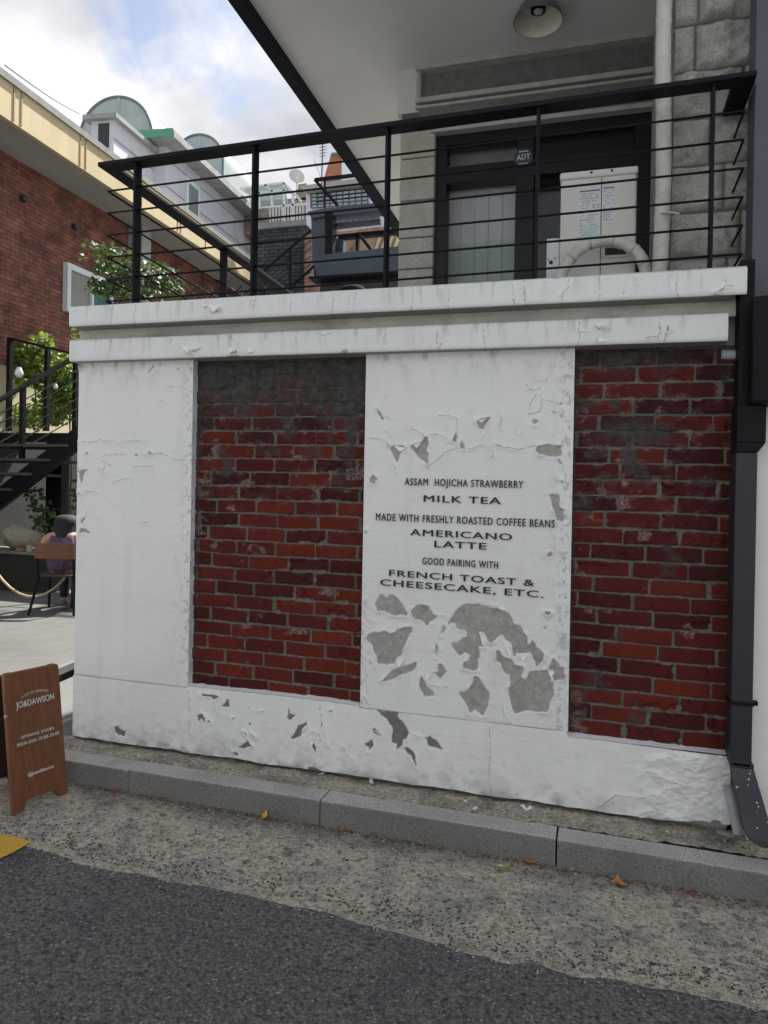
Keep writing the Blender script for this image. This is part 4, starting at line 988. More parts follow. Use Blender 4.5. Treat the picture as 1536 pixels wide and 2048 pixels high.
l0, r0 = dx(1466, 1200)[0], dx(1510, 1200)[0]
ztop = dx(1490, 905)[2]; zft = dx(1485, 1535)[2]
MB().box(l0, r0, DY, DY+.13, zft, ztop).build('pipe', M_stl, dp, bevel=.006)
ru = dx(1532, 885)[0]; zu = dx(1500, 885)[2]
MB().hexa([(l0, DY, ztop), (l0+.002, DY, zu), (l0, DY+.13, ztop), (l0+.002, DY+.13, zu), (r0, DY, ztop), (ru, DY, zu), (r0, DY+.13, ztop), (ru, DY+.13, zu)]).build('taper', M_blk, dp, bevel=.004)
zc = dx(1500, 810)[2]
MB().box(l0+.002, ru, DY, DY+.14, zu, zc).build('upper_pipe', M_blk, dp, bevel=.004)
hx = at(1505, 700, y=DY-.05)[0]
MB().hexa([(hx, DY-.05, zc), (hx, DY-.05, at(1502, 592, y=DY-.05)[2]), (hx, DY+.14, zc), (hx, DY+.14, at(1502, 592, y=DY-.05)[2])]+[(hx+.45, DY-.05, zc), (hx+.45, DY-.05, at(1502, 575, y=DY-.05)[2]), (hx+.45, DY+.14, zc), (hx+.45, DY+.14, at(1502, 575, y=DY-.05)[2])]).build('hopper_box', M_blk, dp, bevel=.012)
MB().box(l0+.01, hx+.02, DY+.03, DY+.14, zc-.02, 2.35).build('hopper_back', M_blk, dp, bevel=.004)
f0 = [dx(1464, 1534), dx(1508, 1540)]; f1 = [at(1492, 1672, y=DY-.16), at(1552, 1690, y=DY-.16)]
MB().hexa([tuple(f0[0]+np.array([0, .0, -.0])), tuple(f0[0]+np.array([0, 0, .02])), tuple(f0[0]+np.array([0, .13, 0])), tuple(f0[0]+np.array([0, .13, .02])),
           tuple(f0[1]), tuple(f0[1]+np.array([0, 0, .02])), tuple(f0[1]+np.array([0, .13, 0])), tuple(f0[1]+np.array([0, .13, .02]))]).build('bend', M_stl, dp, bevel=.003)
M_foot = mat('rusting_slate_steel', (.026, .029, .038), .55, .2, 5, .1, 50, dirt=(.085, .058, .032), dscale=3.0, damt=.8)
ft = MB(); n = 8; prev = None; rowp = []
for i in range(n+1):
    t = i/n; a = f0[0]*(1-t)+f1[0]*t; c = f0[1]*(1-t)+f1[1]*t
    if i == n: pass
    rowp.append((a, c))
for i in range(n):
    a, c = rowp[i]; a2, c2 = rowp[i+1]; o_ = np.array([0, .10, 0])
    ft.hexa([tuple(a2), tuple(a), tuple(a2+o_), tuple(a+o_), tuple(c2), tuple(c), tuple(c2+o_), tuple(c+o_)])
lipa, lipc = rowp[-1]; mid = [lipa*(1-t)+lipc*t+np.array([0, -.01, -.022*math.sin(t*3.14)]) for t in np.linspace(0, 1, 8)]
ft.poly([tuple(q) for q in mid]+[tuple(lipc), tuple(lipa)])
ft.build('foot', M_foot, dp)
for v in (1408,):
    z = dx(1490, v)[2]; br = MB().box(l0-.003, r0+.003, DY-.003, DY+.15, z-.008, z+.008); br.box(r0+.003, r0+.022, DY+.02, DY+.05, z-.008, z+.008); br.build('bracket', M_blk, dp)
M_spat = mat('white_spatter', (.7, .7, .68), .6); rnd = random.Random(3)
for i in range(11):
    t = rnd.random(); a, c = rowp[0][0]*(1-t)+rowp[-1][0]*t, rowp[0][1]*(1-t)+rowp[-1][1]*t; s_ = rnd.random(); q = a*(1-s_)+c*s_; r = rnd.uniform(.0015, .005)
    MB().lathe((q[0], q[1]-.001, q[2]), [(.0004, -r), (r, -.0), (.0004, r)], 5).build('paint_spot', M_spat, dp)
a, c = at(1463, 1600, y=-.06), at(1478, 1672, y=-.14)
tube = MB().tube([tuple(a+(a-c)*.4), tuple(a), tuple(c)], .021, 14, cap=False); tube.tube([tuple(a), tuple(c)], .0165, 14, cap=False)
gp = tube.build('drain_stub', mat('grey_plastic_pipe', (.30, .30, .30), .5, .15, 10, dirt=(.15, .14, .12), dscale=8), smooth=True); tag(gp, 'short grey plastic drain pipe end poking out beside the downpipe foot', 'pipe')
a, c = at(1436, 1663, y=-.04), at(1466, 1672, y=-.10)
st = MB().bar(a, c, .02, .012).build('stone_sliver', mat('sliver', (.25, .25, .23), .9)); tag(st, 'narrow pale stone sliver under the broken plinth corner', 'stone')
q0 = at(1445, 714, y=.0); MB().tube([(q0[0]-.005, .0, q0[2]), (q0[0]+.14, .0, q0[2])], .020, 12)
ms = MB(); ms.box(XC[4]-.03, XC[4]+.22, .11, .3, 1.8, 2.3); o = ms.build('rubble_stub', M_ash0); tag(o, 'dark rough stone stub wedged between white wall and black downpipe', 'stone')
qp = MB().tube([(XC[4]-.06, .035, 1.985), (XC[4]+.09, .04, 1.978)], .021, 12).build('conduit_stub', mat('grey_conduit', (.32, .34, .38), .5, .1, 9), smooth=True); tag(qp, 'short grey conduit stub on top of the right brick panel', 'pipe')

# ------------------------------------------------------------------ sandwich board
G0 = -.128
bl_, br_ = at(27, 1630, z=G0), at(136, 1586, z=G0)
ed = br_-bl_; ed[2] = 0; wd = np.linalg.norm(ed); ed /= wd; nn = np.array([ed[1], -ed[0], 0.])   # nn faces +x
best = None
for d in np.linspace(-.05, .35, 401):
    q = br_-nn*d
    dd = ray(117, 1327); t = np.dot(q[:2]-CS[:2], dd[:2])/np.dot(dd[:2], dd[:2]); h = CS[2]+t*dd[2]; pt = CS+t*dd
    er = np.linalg.norm(pt[:2]-q[:2])
    if best is None or er < best[0]: best = (er, d, h)
lean, htop = best[1], best[2]
lean = min(max(lean, .06), .22)
print('board', wd, lean, htop, best[0])
brd = thing('sandwich_board', 'brown wooden sandwich board with white shop name and opening hours', 'sandwich board', tuple(bl_))
def BP(s, t, o=0.0):
    """point on the board: s across (0..1), t up (0..1), o out of the face"""
    return bl_+ed*wd*s+(-nn*lean+np.array([0, 0, htop-G0]))*t+nn*o
g = G('brown_board_wood'); st_ = g.noise(9, 6, .6, stretch=(5, 5, .5), dist=.4)
c = g.ramp(st_, .3, .72, (.125, .042, .016), (.225, .085, .032)); c = g.mix(g.mapr(g.noise(40, 4, .6, stretch=(3, 3, .15)), .55, .7, 0, .4), c, (.09, .03, .014)); g.color(c); g.rough(.5); g.bump(st_, .1, .004)
M_wood = g.m
th = .022
def panel(face):
    outl = [(0, 0), (.05, .0), (.17, .0), (.26, .062), (.74, .062), (.83, .0), (.95, 0), (1, 0), (1, .97), (.985, .992), (.96, 1), (.04, 1), (.015, .992), (0, .97)]
    return [face(s, t) for s, t in outl]
pf = panel(lambda s, t: BP(s, t)); m_ = MB().prism([tuple(q) for q in pf], tuple(-nn*th)); m_.build('front_panel', M_wood, brd, bevel=.003)
apex = BP(0, 1)
def BK(s, t):
    top = BP(s, .985, -th-.004); foot = bl_+ed*wd*s-nn*(2*lean+.19); foot[2] = G0
    return foot*(1-t)+top*t
pk = panel(BK); MB().prism([tuple(q) for q in pk], tuple(-nn*th)).build('rear_panel', mat('dark_board_back', (.05, .018, .010), .6, .2, 8), brd, bevel=.003)
for s in (.1, .9): MB().tube([tuple(BP(s-.05, .992, -th-.002)), tuple(BP(s+.05, .992, -th-.002))], .006, 8).build('hinge', M_blk, brd)
q = BP(0, .70, -.004); MB().tube([tuple(q-ed*.006), tuple(q+ed*.002)], .008, 10).build('stay_bolt', mat('bright_bolt', (.6, .58, .52), .3, metal=1), brd)
MB().tube([tuple(q), tuple(BK(0, .55))], .004, 6).build('stay', M_blk, brd)
M_wht = mat('white_board_paint', (.70, .69, .66), .6, .1, 50)
# where each line sits, read on the board face itself
def bsolve(u, v):
    lo = None
    dd = ray(u, v); P0 = BP(0, 0, .001); a1 = BP(1, 0, .001)-P0; a2 = BP(0, 1, .001)-P0
    A = np.array([a1, a2, -dd]).T; s, t, k = np.linalg.solve(A, CS-P0); return s, t
kb = 10.24
for txt, p0, p1, capv, bold, sp_, nm in (("JO&DAWSON", (322, 995), (1105, 800), 125, .022, 1.0, 'shop_name'), ("OPENING HOURS", (430, 1620), (1095, 1415), 62, .012, 1.35, 'text_line'), ("@joanddawson", None, None, 0, .012, 1.0, 'text_line'), ("MON-SUN 10:00-20:00", None, None, 0, .012, 1.25, 'text_line')):
    if txt.startswith('@'): a_, b_, ct = (258/4.653, 1280+1278/4.653), (495/4.653, 1280+1180/4.653), (258/4.653, 1280+1245/4.653)
    elif txt.startswith('MON'): a_, b_, ct = (158/4.653, 1280+1003/4.653), (545/4.653, 1280+872/4.653), (158/4.653, 1280+970/4.653)
    else: a_, b_, ct = (p0[0]/kb, 1320+p0[1]/kb), (p1[0]/kb, 1320+p1[1]/kb), (p0[0]/kb, 1320+(p0[1]-capv)/kb)
    (s0, t0), (s1, t1), (s2, t2) = bsolve(*a_), bsolve(*b_), bsolve(*ct)
    upl = np.linalg.norm(BP(0, t2)-BP(0, t0))
    tm = (t0+t1)/2
    put_text(nm, txt, tuple(BP(s0, tm, .001)), tuple(BP(s1, tm, .001)), upl, tuple(np.cross(ed, BP(0, 1)-BP(0, 0))), M_wht, brd, bold, sp_, .0012)
(s0, t0), (s1, t1) = bsolve(440/kb, 1320+790/kb), bsolve(985/kb, 1320+650/kb)
put_text('arched_tagline', 'A CUP OF HAPPINESS', tuple(BP(s0, (t0+t1)/2, .001)), tuple(BP(s1, (t0+t1)/2, .001)), .0105, tuple(np.cross(ed, BP(0, 1)-BP(0, 0))), M_wht, brd, .0, 1.1, .0012, arc=.012)
# ------------------------------------------------------------------ the brick house on the left
d_ = ray(1037, 919); hd = math.hypot(d_[0], d_[1]); E1 = np.array([d_[0], d_[1]])/hd; RISE = d_[2]/hd
EN = np.array([E1[1], -E1[0]])                    # points out of the wall, to the right
O2 = at(70, 900, y=6.3)[:2]
def LB(s, t, h): p = O2+E1*s+EN*t; return np.array([p[0], p[1], h+RISE*s])
def lbat(u, v, t):
    d = ray(u, v); A = np.array([[d[0], -E1[0]], [d[1], -E1[1]]]); k, s = np.linalg.solve(A, O2+EN*t-CS[:2])
    return s, CS[2]+k*d[2]-RISE*s
def lbs(u, v, s0):
    """(t, h) on the plane across the house at distance s0 along it"""
    d = ray(u, v); A = np.array([[d[0], -EN[0]], [d[1], -EN[1]]]); k, t = np.linalg.solve(A, O2+E1*s0-CS[:2])
    return t, CS[2]+k*d[2]-RISE*s0
def lbox(b, s0, s1, t0, t1, h0, h1): return b.hexa([tuple(LB(s, t, h)) for t in (t0, t1) for s in (s0, s1) for h in (h0, h1)])
hw = np.mean([lbat(*q, 0)[1] for q in ((0, 299), (100, 359), (199, 418))])     # where wall and eave meet
te = min(np.linspace(.3, 2.5, 300), key=lambda t: abs(lbat(100, 291, t)[1]-hw))
htop = lbat(100, 219, te)[1]
bh = thing('brick_house', 'long red brick house with a cream eave band and white roof huts at the left', 'house', tuple(LB(3, 0, 0)))
def brick_tex(name, c1, c2, mort):
    m = bpy.data.materials.new(name); m.use_nodes = True; t = m.node_tree; b = t.nodes['Principled BSDF']; N_ = t.nodes.new
    uv = N_('ShaderNodeTexCoord'); br = N_('ShaderNodeTexBrick'); br.inputs['Scale'].default_value = 1
    br.inputs['Brick Width'].default_value = .21; br.inputs['Row Height'].default_value = .068; br.inputs['Mortar Size'].default_value = .007; br.inputs['Bias'].default_value = -.1
    br.inputs['Color1'].default_value = c1+(1,); br.inputs['Color2'].default_value = c2+(1,); br.inputs['Mortar'].default_value = mort+(1,)
    n = N_('ShaderNodeTexNoise'); n.inputs['Scale'].default_value = 2.2; n.inputs['Detail'].default_value = 8; n.inputs['Roughness'].default_value = .7
    n5 = N_('ShaderNodeTexNoise'); n5.inputs['Scale'].default_value = 5; n5.inputs['Detail'].default_value = 4
    vm = N_('ShaderNodeVectorMath'); vm.operation = 'SCALE'; vm.inputs['Scale'].default_value = .02; t.links.new(uv.outputs['UV'], n5.inputs['Vector']); t.links.new(n5.outputs['Color'], vm.inputs[0])
    va = N_('ShaderNodeVectorMath'); t.links.new(uv.outputs['UV'], va.inputs[0]); t.links.new(vm.outputs[0], va.inputs[1])
    t.links.new(va.outputs[0], br.inputs['Vector']); t.links.new(uv.outputs['UV'], n.inputs['Vector'])
    rp = N_('ShaderNodeValToRGB'); rp.color_ramp.elements[0].position = .35; rp.color_ramp.elements[1].position = .7; rp.color_ramp.elements[0].color = (.45, .43, .45, 1); rp.color_ramp.elements[1].color = (1.15, 1.1, 1.1, 1)
    t.links.new(n.outputs['Fac'], rp.inputs[0])
    mx = N_('ShaderNodeMixRGB'); mx.blend_type = 'MULTIPLY'; mx.inputs[0].default_value = 1; t.links.new(br.outputs['Color'], mx.inputs[1]); t.links.new(rp.outputs[0], mx.inputs[2])
    n6 = N_('ShaderNodeTexNoise'); n6.inputs['Scale'].default_value = 26; n6.inputs['Detail'].default_value = 3; t.links.new(uv.outputs['UV'], n6.inputs['Vector'])
    r6 = N_('ShaderNodeValToRGB'); r6.color_ramp.elements[0].position = .66; r6.color_ramp.elements[1].position = .72; r6.color_ramp.elements[1].color = (.45, .45, .45, 1); t.links.new(n6.outputs['Fac'], r6.inputs[0])
    m6 = N_('ShaderNodeMixRGB'); t.links.new(r6.outputs[0], m6.inputs[0]); t.links.new(mx.outputs[0], m6.inputs[1]); m6.inputs[2].default_value = (.42, .34, .29, 1)
    t.links.new(m6.outputs[0], b.inputs['Base Color']); b.inputs['Roughness'].default_value = .9; b.inputs['Specular IOR Level'].default_value = .15
    bp = N_('ShaderNodeBump'); bp.inputs['Strength'].default_value = .8; bp.inputs['Distance'].default_value = .012; bp.invert = True
    t.links.new(br.outputs['Fac'], bp.inputs['Height']); t.links.new(bp.outputs[0], b.inputs['Normal'])
    return m
M_lbk = brick_tex('brown_red_brick', (.34, .145, .098), (.21, .085, .063), (.12, .088, .072))
s0, s1 = -4.5, 22.0
hlow = lbat(40, 735, 0)[1]
uvlb = lambda p: ((np.dot(np.array(p[:2])-O2, E1)), p[2]-RISE*np.dot(np.array(p[:2])-O2, E1))
bw = MB(); ns = 26
for i in range(ns): 
    a, c = s0+(s1-s0)*i/ns, s0+(s1-s0)*(i+1)/ns
    bw.quad(LB(a, 0, hlow), LB(c, 0, hlow), LB(c, 0, hw), LB(a, 0, hw))
bw.build('brick_wall', M_lbk, bh, uv=uvlb, fix=False)
hbs = lbat(60, 868, 0)[1]
M_cream = mat('cream_render', (.56, .50, .34), .85, .1, 3, .2, 30, dirt=(.40, .33, .20), dscale=3, damt=.6, stretch=(1, 1, .4))
b = MB(); lbox(b, s0, s1, -.3, -.02, hbs, hlow); b.build('lower_wall', M_cream, bh)
b = MB(); lbox(b, s0, s1, -.3, .0, -.4, hbs); b.build('base_wall', mat('stair_shade_base', (.034, .032, .029), .9, .2, 3, .2, 20, dirt=(.02, .021, .017), dscale=1.5), bh)  # deep shade under the landing put into this wall's dark colour
M_eave = mat('eave_soffit_paint', (.36, .37, .355), .85, .08, 1.5, dirt=(.24, .25, .24), dscale=.8)
b = MB(); lbox(b, s0, s1, -.3, te-.02, hw, hw+.05); b.build('eave_soffit', M_eave, bh)
M_fas = mat('cream_eave_band', (.53, .44, .255), .8, .08, 1.6, .12, 20, dirt=(.42, .31, .16), dscale=2.2, damt=.55, stretch=(1, 1, .25))
b = MB(); lbox(b, s0, s1, te-.08, te, hw-.03, htop-.05); b.build('eave_band', M_fas, bh)
b = MB(); lbox(b, s0, s1, te-.1, te+.035, htop-.05, htop+.05); lbox(b, s0, s1, -6, te-.1, hw+.3, htop+.02); b.build('roof_edge', mat('dark_coping', (.22, .215, .20), .8, .2, 6), bh)
M_joint = mat('band_joint', (.36, .26, .13), .8, .2, 20)
for u0 in (28, 43, 161, 172, 277, 284, 356, 362, 412):
    s, _ = lbat(u0, 219+(u0-100)*.72, te); b = MB(); lbox(b, s-.012, s+.012, te, te+.012, hw, htop-.06); b.build('joint_strip', M_joint, bh)
# window with a white plastic frame standing off the wall
ws0, wh1 = lbat(137, 524, .10); _, wh0 = lbat(136, 622, .10); ws1 = lbat(207, 600, .10)[0]+.35
M_pvc = mat('white_plastic_frame', (.66, .74, .71), .4, .05, 4)
wn = MB()
lbox(wn, ws0, ws0+.10, .0, .09, wh0, wh1); lbox(wn, ws1-.08, ws1, .0, .09, wh0, wh1); lbox(wn, ws0+.1, ws1-.08, .0, .09, wh1-.10, wh1); lbox(wn, ws0+.1, ws1-.08, .0, .09, wh0, wh0+.08)
sm = ws0+(ws1-ws0)*.52; lbox(wn, sm-.03, sm+.03, .0, .10, wh0+.08, wh1-.10)
wf = wn.build('window', M_pvc, bh)
b = MB(); lbox(b, ws0+.1, sm-.03, .01, .05, wh0+.08, wh1-.1); b.build('pane', mat('dim_curtain_pane', (.25, .25, .21), .3, .3, 12, stretch=(4, 4, .2)), wf)
b = MB(); lbox(b, sm+.03, ws1-.08, .01, .05, wh0+.08, wh1-.1); b.build('pane', mat('teal_pane', (.04, .14, .13), .25, .2, 4), wf)
for u, v in ((46, 396), (149, 453)):
    s, h = lbat(u, v, .03); b = MB(); lbox(b, s-.05, s+.06, 0, .08, h-.05, h+.045); b.build('wall_vent', mat('dark_vent', (.03, .03, .032), .6), bh, bevel=.02)
# far part of the brick house: a grey pier and a dark window strip under the eave
s, h = lbat(275, 480, .2); b = MB(); lbox(b, s, s+.35, .0, .3, hlow, hw); b.build('grey_pier', M_eave, bh)

# roof huts and vaults
M_hut = mat('white_hut_render', (.62, .62, .66), .8, .05, 2, .1, 20, dirt=(.42, .42, .42), dscale=2, damt=.5, stretch=(1, 1, .4))
M_hutline = mat('hut_joint', (.30, .30, .32), .8)
M_green = mat('green_roof_coating', (.11, .33, .20), .6, .15, 5)
M_gsof = mat('greenish_soffit', (.33, .38, .36), .8, .15, 3)
def hut(label, tf, cu, cv, bu, hs, w, over, oh):
    """corner pixel (cu, cv) on the face plane t=tf, length hs, depth w"""
    s, h = lbat(cu, cv, tf)
    r = thing('roof_hut', label, 'roof hut', tuple(LB(s, tf, htop)), 'white huts on the roof of the brick house')
    b = MB(); lbox(b, s, s+hs, tf-w, tf, htop-.4, h); b.build('wall', M_hut, r)
    b = MB(); lbox(b, s-over, s+hs+over, tf-w-over, tf+over, h, h+oh); b.build('roof_slab', mat('stained_slab', (.33, .34, .33), .85, .2, 3, dirt=(.2, .2, .19)), r)
    return r, s, h
r1, sA_, hA = hut('smaller white roof hut with dark opening and stained slab roof', -1.15, 228, 240, 0, 2.1, .55, .13, .10)
b = MB(); lbox(b, sA_-.012, sA_+.02, -1.52, -1.26, hA-.60, hA-.06); b.build('opening', mat('dark_opening', (.05, .055, .06), .9), r1)
b = MB(); lbox(b, sA_+.0, sA_+2.1, -1.15, -1.135, hA-.42, hA-.395); b.build('joint', M_hutline, r1)
r2, sB_, hB = hut('longer white roof hut with green eave end and a tall window', -.85, 331, 292, 0, 9.5, 1.6, .45, .16)
b = MB(); lbox(b, sB_-.47, sB_-.44, -2.9, -.42, hB-.0, hB+.20); b.build('green_eave', M_green, r2)
for dh in (.28, .95): 
    b = MB(); lbox(b, sB_, sB_+9.5, -.85, -.838, hB-dh-.012, hB-dh+.012); b.build('joint', M_hutline, r2)
sw0, hw1_ = lbat(371, 352, -.84); sw1 = lbat(398, 380, -.84)[0]
b = MB(); lbox(b, sw0, sw1, -.85, -.80, hw1_-1.15, hw1_); wnd = b.build('window', M_pvc, r2)
b = MB(); lbox(b, sw0+.14, sw1-.14, -.82, -.79, hw1_-1.02, hw1_-.14); b.build('pane', mat('grey_pane', (.16, .19, .20), .3), wnd)
M_vault = mat('pale_green_polycarbonate', (.40, .46, .45), .35, .15, 1.5, dirt=(.44, .46, .38), dscale=.8, damt=.6)
M_rib = mat('vault_rib', (.40, .46, .46), .5)
def vault(label, ul, ur, vtop, vl, vr, sd, ln):
    (tl, hl), (tr, hr) = lbs(ul, vl, sd), lbs(ur, vr, sd); tm = (tl+tr)/2; rad = (tr-tl)/2; _, hp = lbs((ul+ur)/2-10, vtop, sd)
    hb = min(hl, hr)-.5
    r = thing('roof_vault', label, 'canopy', tuple(LB(sd, tm, hb)), 'green arched roof canopies')
    A = [(tm-rad*math.cos(a), hp-rad*1.02+rad*1.02*math.sin(a)) for a in np.linspace(0, math.pi, 28)]
    A = [(A[0][0], hb)]+A+[(A[-1][0], hb)]
    b = MB(); b.prism([tuple(LB(sd, t, h)) for t, h in A], tuple(LB(sd+.03, 0, 0)-LB(sd, 0, 0))); b.build('end_panel', M_vault, r)
    b = MB()
    for (t0, h0), (t1, h1) in zip(A[:-1], A[1:]): b.quad(LB(sd+.03, t0, h0), LB(sd+ln, t0, h0), LB(sd+ln, t1, h1), LB(sd+.03, t1, h1))
    b.build('vault_sheet', M_vault, r, fix=False, smooth=True)
    b = MB(); b.tube([tuple(LB(sd-.01, t, h)) for t, h in A], .035, 6); b.build('rim', mat('vault_rim', (.16, .19, .19), .5), r)
    q = (tm+.08*rad, hp); b = MB(); lbox(b, sd-.02, sd, q[0]-.03, q[0]+.03, hb, q[1]); b.build('rib', M_rib, r)
vault('large pale green arched canopy behind the smaller roof hut', 160, 304, 195, 262, 268, sA_+2.4, 2.0)
vault('second arched canopy behind the longer roof hut', 345, 446, 270, 320, 345, sB_+4.2, 2.5)
a, c = LB(*[(lambda q: q)(lbat(12, 150, te))[0]]*1, te, htop+.1) if False else LB(lbat(10, 148, te)[0], te, htop+.14), LB(sA_+2.4, lbs(160, 228, sA_+2.4)[0], lbs(160, 228, sA_+2.4)[1])
wire = MB().tube([tuple(a*(1-t)+c*t-np.array([0, 0, .05*math.sin(math.pi*t)])) for t in np.linspace(0, 1, 14)], .010, 5).build('wire', M_blk); tag(wire, 'thin sagging wire from the cream eave to the arched canopy', 'wire')

# ------------------------------------------------------------------ black steel stair in the courtyard
SYR = 4.6
st = thing('steel_stair', 'black steel outdoor stair with landing and wire railings at the far left', 'stair', tuple(at(60, 1225, y=SYR)*[1, 1, 0]+[0, 0, CZ]))
def S(u, v, y=SYR): return at(u, v, y=y)
M_rail = mat('worn_black_steel', (.03, .03, .033), .5, .4, 9)
lz = S(80, 859)[2]; xL, xR = S(-120, 870)[0], S(170, 870)[0]
M_tread = mat('dark_timber_tread', (.065, .058, .055), .75, .3, 12, stretch=(.5, 4, 4))
MB().box(xL-1, xR+1.2, SYR+.55, SYR+1.45, lz-.04, lz).build('landing', M_tread, st)
MB().box(xL-1, xR+1.2, SYR+.52, SYR+.56, S(80, 884, SYR+.5)[2], lz+.01).build('landing_beam', M_blk, st)
for vv, ur in ((889, 142), (918, 105), (946, 69), (977, 29)):
    a = S(ur, vv); MB().box(xL-1, a[0], SYR-.05, SYR+.50, a[2]-.035, a[2]).build('tread', M_tread, st)
a, c = S(175, 862), S(-70, 1052); MB().bar(tuple(a), tuple(c), .06, .26).build('stringer', M_blk, st)
a, c = S(175, 862, SYR+.5), S(-70, 1052, SYR+.5); MB().bar(tuple(a), tuple(c), .06, .22).build('stringer', M_blk, st)
for u, vt, vb, yy in ((20, 676, 862, SYR+.56), (95, 698, 862, SYR+.56), (46, 776, 925, SYR), (152, 720, 870, SYR+.56)):
    t_, b_ = S(u, vt, yy), S(u-4, vb, yy); MB().box(t_[0]-.03, t_[0]+.03, yy-.03, yy+.03, b_[2], t_[2]).build('post', M_blk, st)
MB().bar(tuple(S(20, 677, SYR+.56)), tuple(S(160, 711, SYR+.9)), .05, .03).build('handrail', M_blk, st)
a, c = S(-40, 822), S(150, 715); MB().bar(tuple(a), tuple(c), .045, .05).build('handrail', M_rail, st)
for k in range(6):
    a, c = S(-40, 850+k*19), S(160, 737+k*19); MB().tube([tuple(a), tuple(c)], .008, 6).build('wire_line', mat('steel_wire', (.16, .16, .16), .4, metal=.6) if k == 0 else bpy.data.materials['steel_wire'], st)
a, c = S(122, 880, SYR+.6), S(118, 1215, SYR+.6); MB().box(a[0]-.16, a[0]+.10, SYR+.5, SYR+.66, CZ, a[2]).build('support_column', M_blk, st)

# bulbs on a cord
def bulb(u, v, y, r, label):
    c = at(u, v, y=y); t = thing('light_bulb', label, 'light bulb', tuple(c), 'white bulbs in front of the ivy')
    MB().lathe(c, [(.001, -r*1.05), (r*.55, -r*.9), (r*.95, -r*.35), (r, .1*r), (r*.8, .8*r), (r*.45, 1.5*r), (r*.40, 1.75*r)], 18).build('globe', mat('milk_glass', (.72, .72, .70), .25), t, smooth=True)
    MB().tube([(c[0], c[1], c[2]+1.6*r), (c[0], c[1], c[2]+2.8*r)], r*.5, 10).build('socket', M_blk, t)
    MB().tube([(c[0], c[1], c[2]+2.8*r), (c[0]+.02, c[1], c[2]+6*r)], .006, 6).build('cord', M_blk, t)
bulb(38, 747, 4.3, .052, 'large white light bulb hanging by the left stair post')
bulb(111, 774, 5.3, .032, 'smaller white light bulb half hidden in the ivy')

# ------------------------------------------------------------------ foliage
def leaf_mat(name, a, b_, sc=3, tl=(.30, .42, .06), ta=.45):
    g = G(name); n = g.noise(sc, 4, .6); c = g.ramp(n, .3, .7, a, b_); g.color(c); g.rough(.5)
    try: g.b.inputs['Transmission Weight'].default_value = 0
    except Exception: pass
    tr = g.n('BsdfTranslucent'); g.l(g.mix(.5, c, tl), tr.inputs[0]); mx = g.n('MixShader'); mx.inputs[0].default_value = ta
    o = g.t.nodes['Material Output']; g.l(g.b.outputs[0], mx.inputs[1]); g.l(tr.outputs[0], mx.inputs[2]); g.l(mx.outputs[0], o.inputs[0]); return g.m
M_leaf = leaf_mat('bright_ivy_leaf', (.06, .13, .022), (.26, .36, .06)); M_leafd = leaf_mat('deep_green_leaf', (.02, .052, .017), (.10, .17, .05), tl=(.12, .20, .03), ta=.3)
M_stem = mat('vine_stem', (.10, .06, .04), .9, .3, 20)
def leaves(b, pts, size, rnd):
    for p in pts:
        n = Vector((rnd.gauss(.25, .6), rnd.gauss(-.55, .5), rnd.gauss(.6, .5))).normalized(); t = n.cross(Vector((rnd.random()-.5, rnd.random()-.5, rnd.random()-.5))).normalized(); q = n.cross(t)
        s = size*rnd.uniform(.6, 1.25); p = Vector(p); k = len(b.v)
        for a, w in ((-1, 0), (-.55, .42), (.05, .62), (.5, .40), (1.05, 0), (.5, -.40), (.05, -.62), (-.55, -.42)): b.v.append(tuple(p+t*a*s*.62+q*w*s-n*abs(w)*s*.25))
        b.f.append((k, k+1, k+2, k+3, k+4)); b.f.append((k, k+4, k+5, k+6, k+7))
def plant(name, label, cat, blobs, n, size, m, seed, base, stems=()):
    rnd = random.Random(seed); r = thing(name, label, cat, tuple(base)); pts = []
    tot = sum(bl[3]*bl[4]*bl[5] for bl in blobs)
    for (u, v, y, rx, ry, rz_) in blobs:
        c = at(u, v, y=y)
        for i in range(int(n*rx*ry*rz_/tot)):
            while True:
                d = Vector((rnd.uniform(-1, 1), rnd.uniform(-1, 1), rnd.uniform(-1, 1)))
                if .15 < d.length < 1: break
            pts.append((c[0]+d.x*rx, c[1]+d.y*ry, c[2]+d.z*rz_))
    b = MB(); leaves(b, pts, size, rnd); b.build('foliage', m, r, fix=False)
    if stems:
        for pa in stems:
            MB().tube([tuple(at(u, v, y=y)) for u, v, y in pa], .012, 6).build('stem', M_stem, r)
    return r
yv = 5.95
plant('ivy_bush', 'sunlit yellow green ivy bush behind the black stair landing', 'ivy', [(60, 730, yv, .45, .3, .35), (20, 700, yv, .35, .3, .28), (85, 690, yv, .22, .2, .2), (105, 745, yv, .4, .3, .35), (120, 800, yv, .35, .3, .4), (30, 830, yv, .3, .25, .2), (75, 830, yv, .35, .25, .25), (140, 770, yv, .3, .3, .45), (155, 668, yv, .12, .1, .1)], 3000, .066, M_leaf, 5, at(70, 1180, y=yv), [[(70, 860, yv), (72, 800, yv+.05), (66, 740, yv)], [(140, 860, yv), (138, 780, yv), (128, 720, yv)], [(140, 1020, yv), (143, 940, yv), (140, 860, yv)]])
yt = 4.6
plant('terrace_vine', 'leafy green vine growing beside the left end of the black terrace railing', 'vine', [(215, 505, yt, .22, .2, .15), (245, 530, yt, .35, .3, .2), (225, 560, yt, .3, .25, .22), (290, 545, yt, .35, .25, .2), (330, 560, yt, .25, .2, .17), (200, 575, yt, .2, .2, .14), (270, 585, yt, .5, .3, .2), (180, 490, yt, .14, .1, .06), (345, 575, yt, .2, .2, .12), (160, 515, yt, .08, .1, .05)], 900, .058, M_leafd, 9, at(240, 640, y=yt), [[(235, 640, yt), (225, 560, yt), (205, 500, yt)], [(250, 640, yt), (290, 570, yt), (345, 565, yt)]])
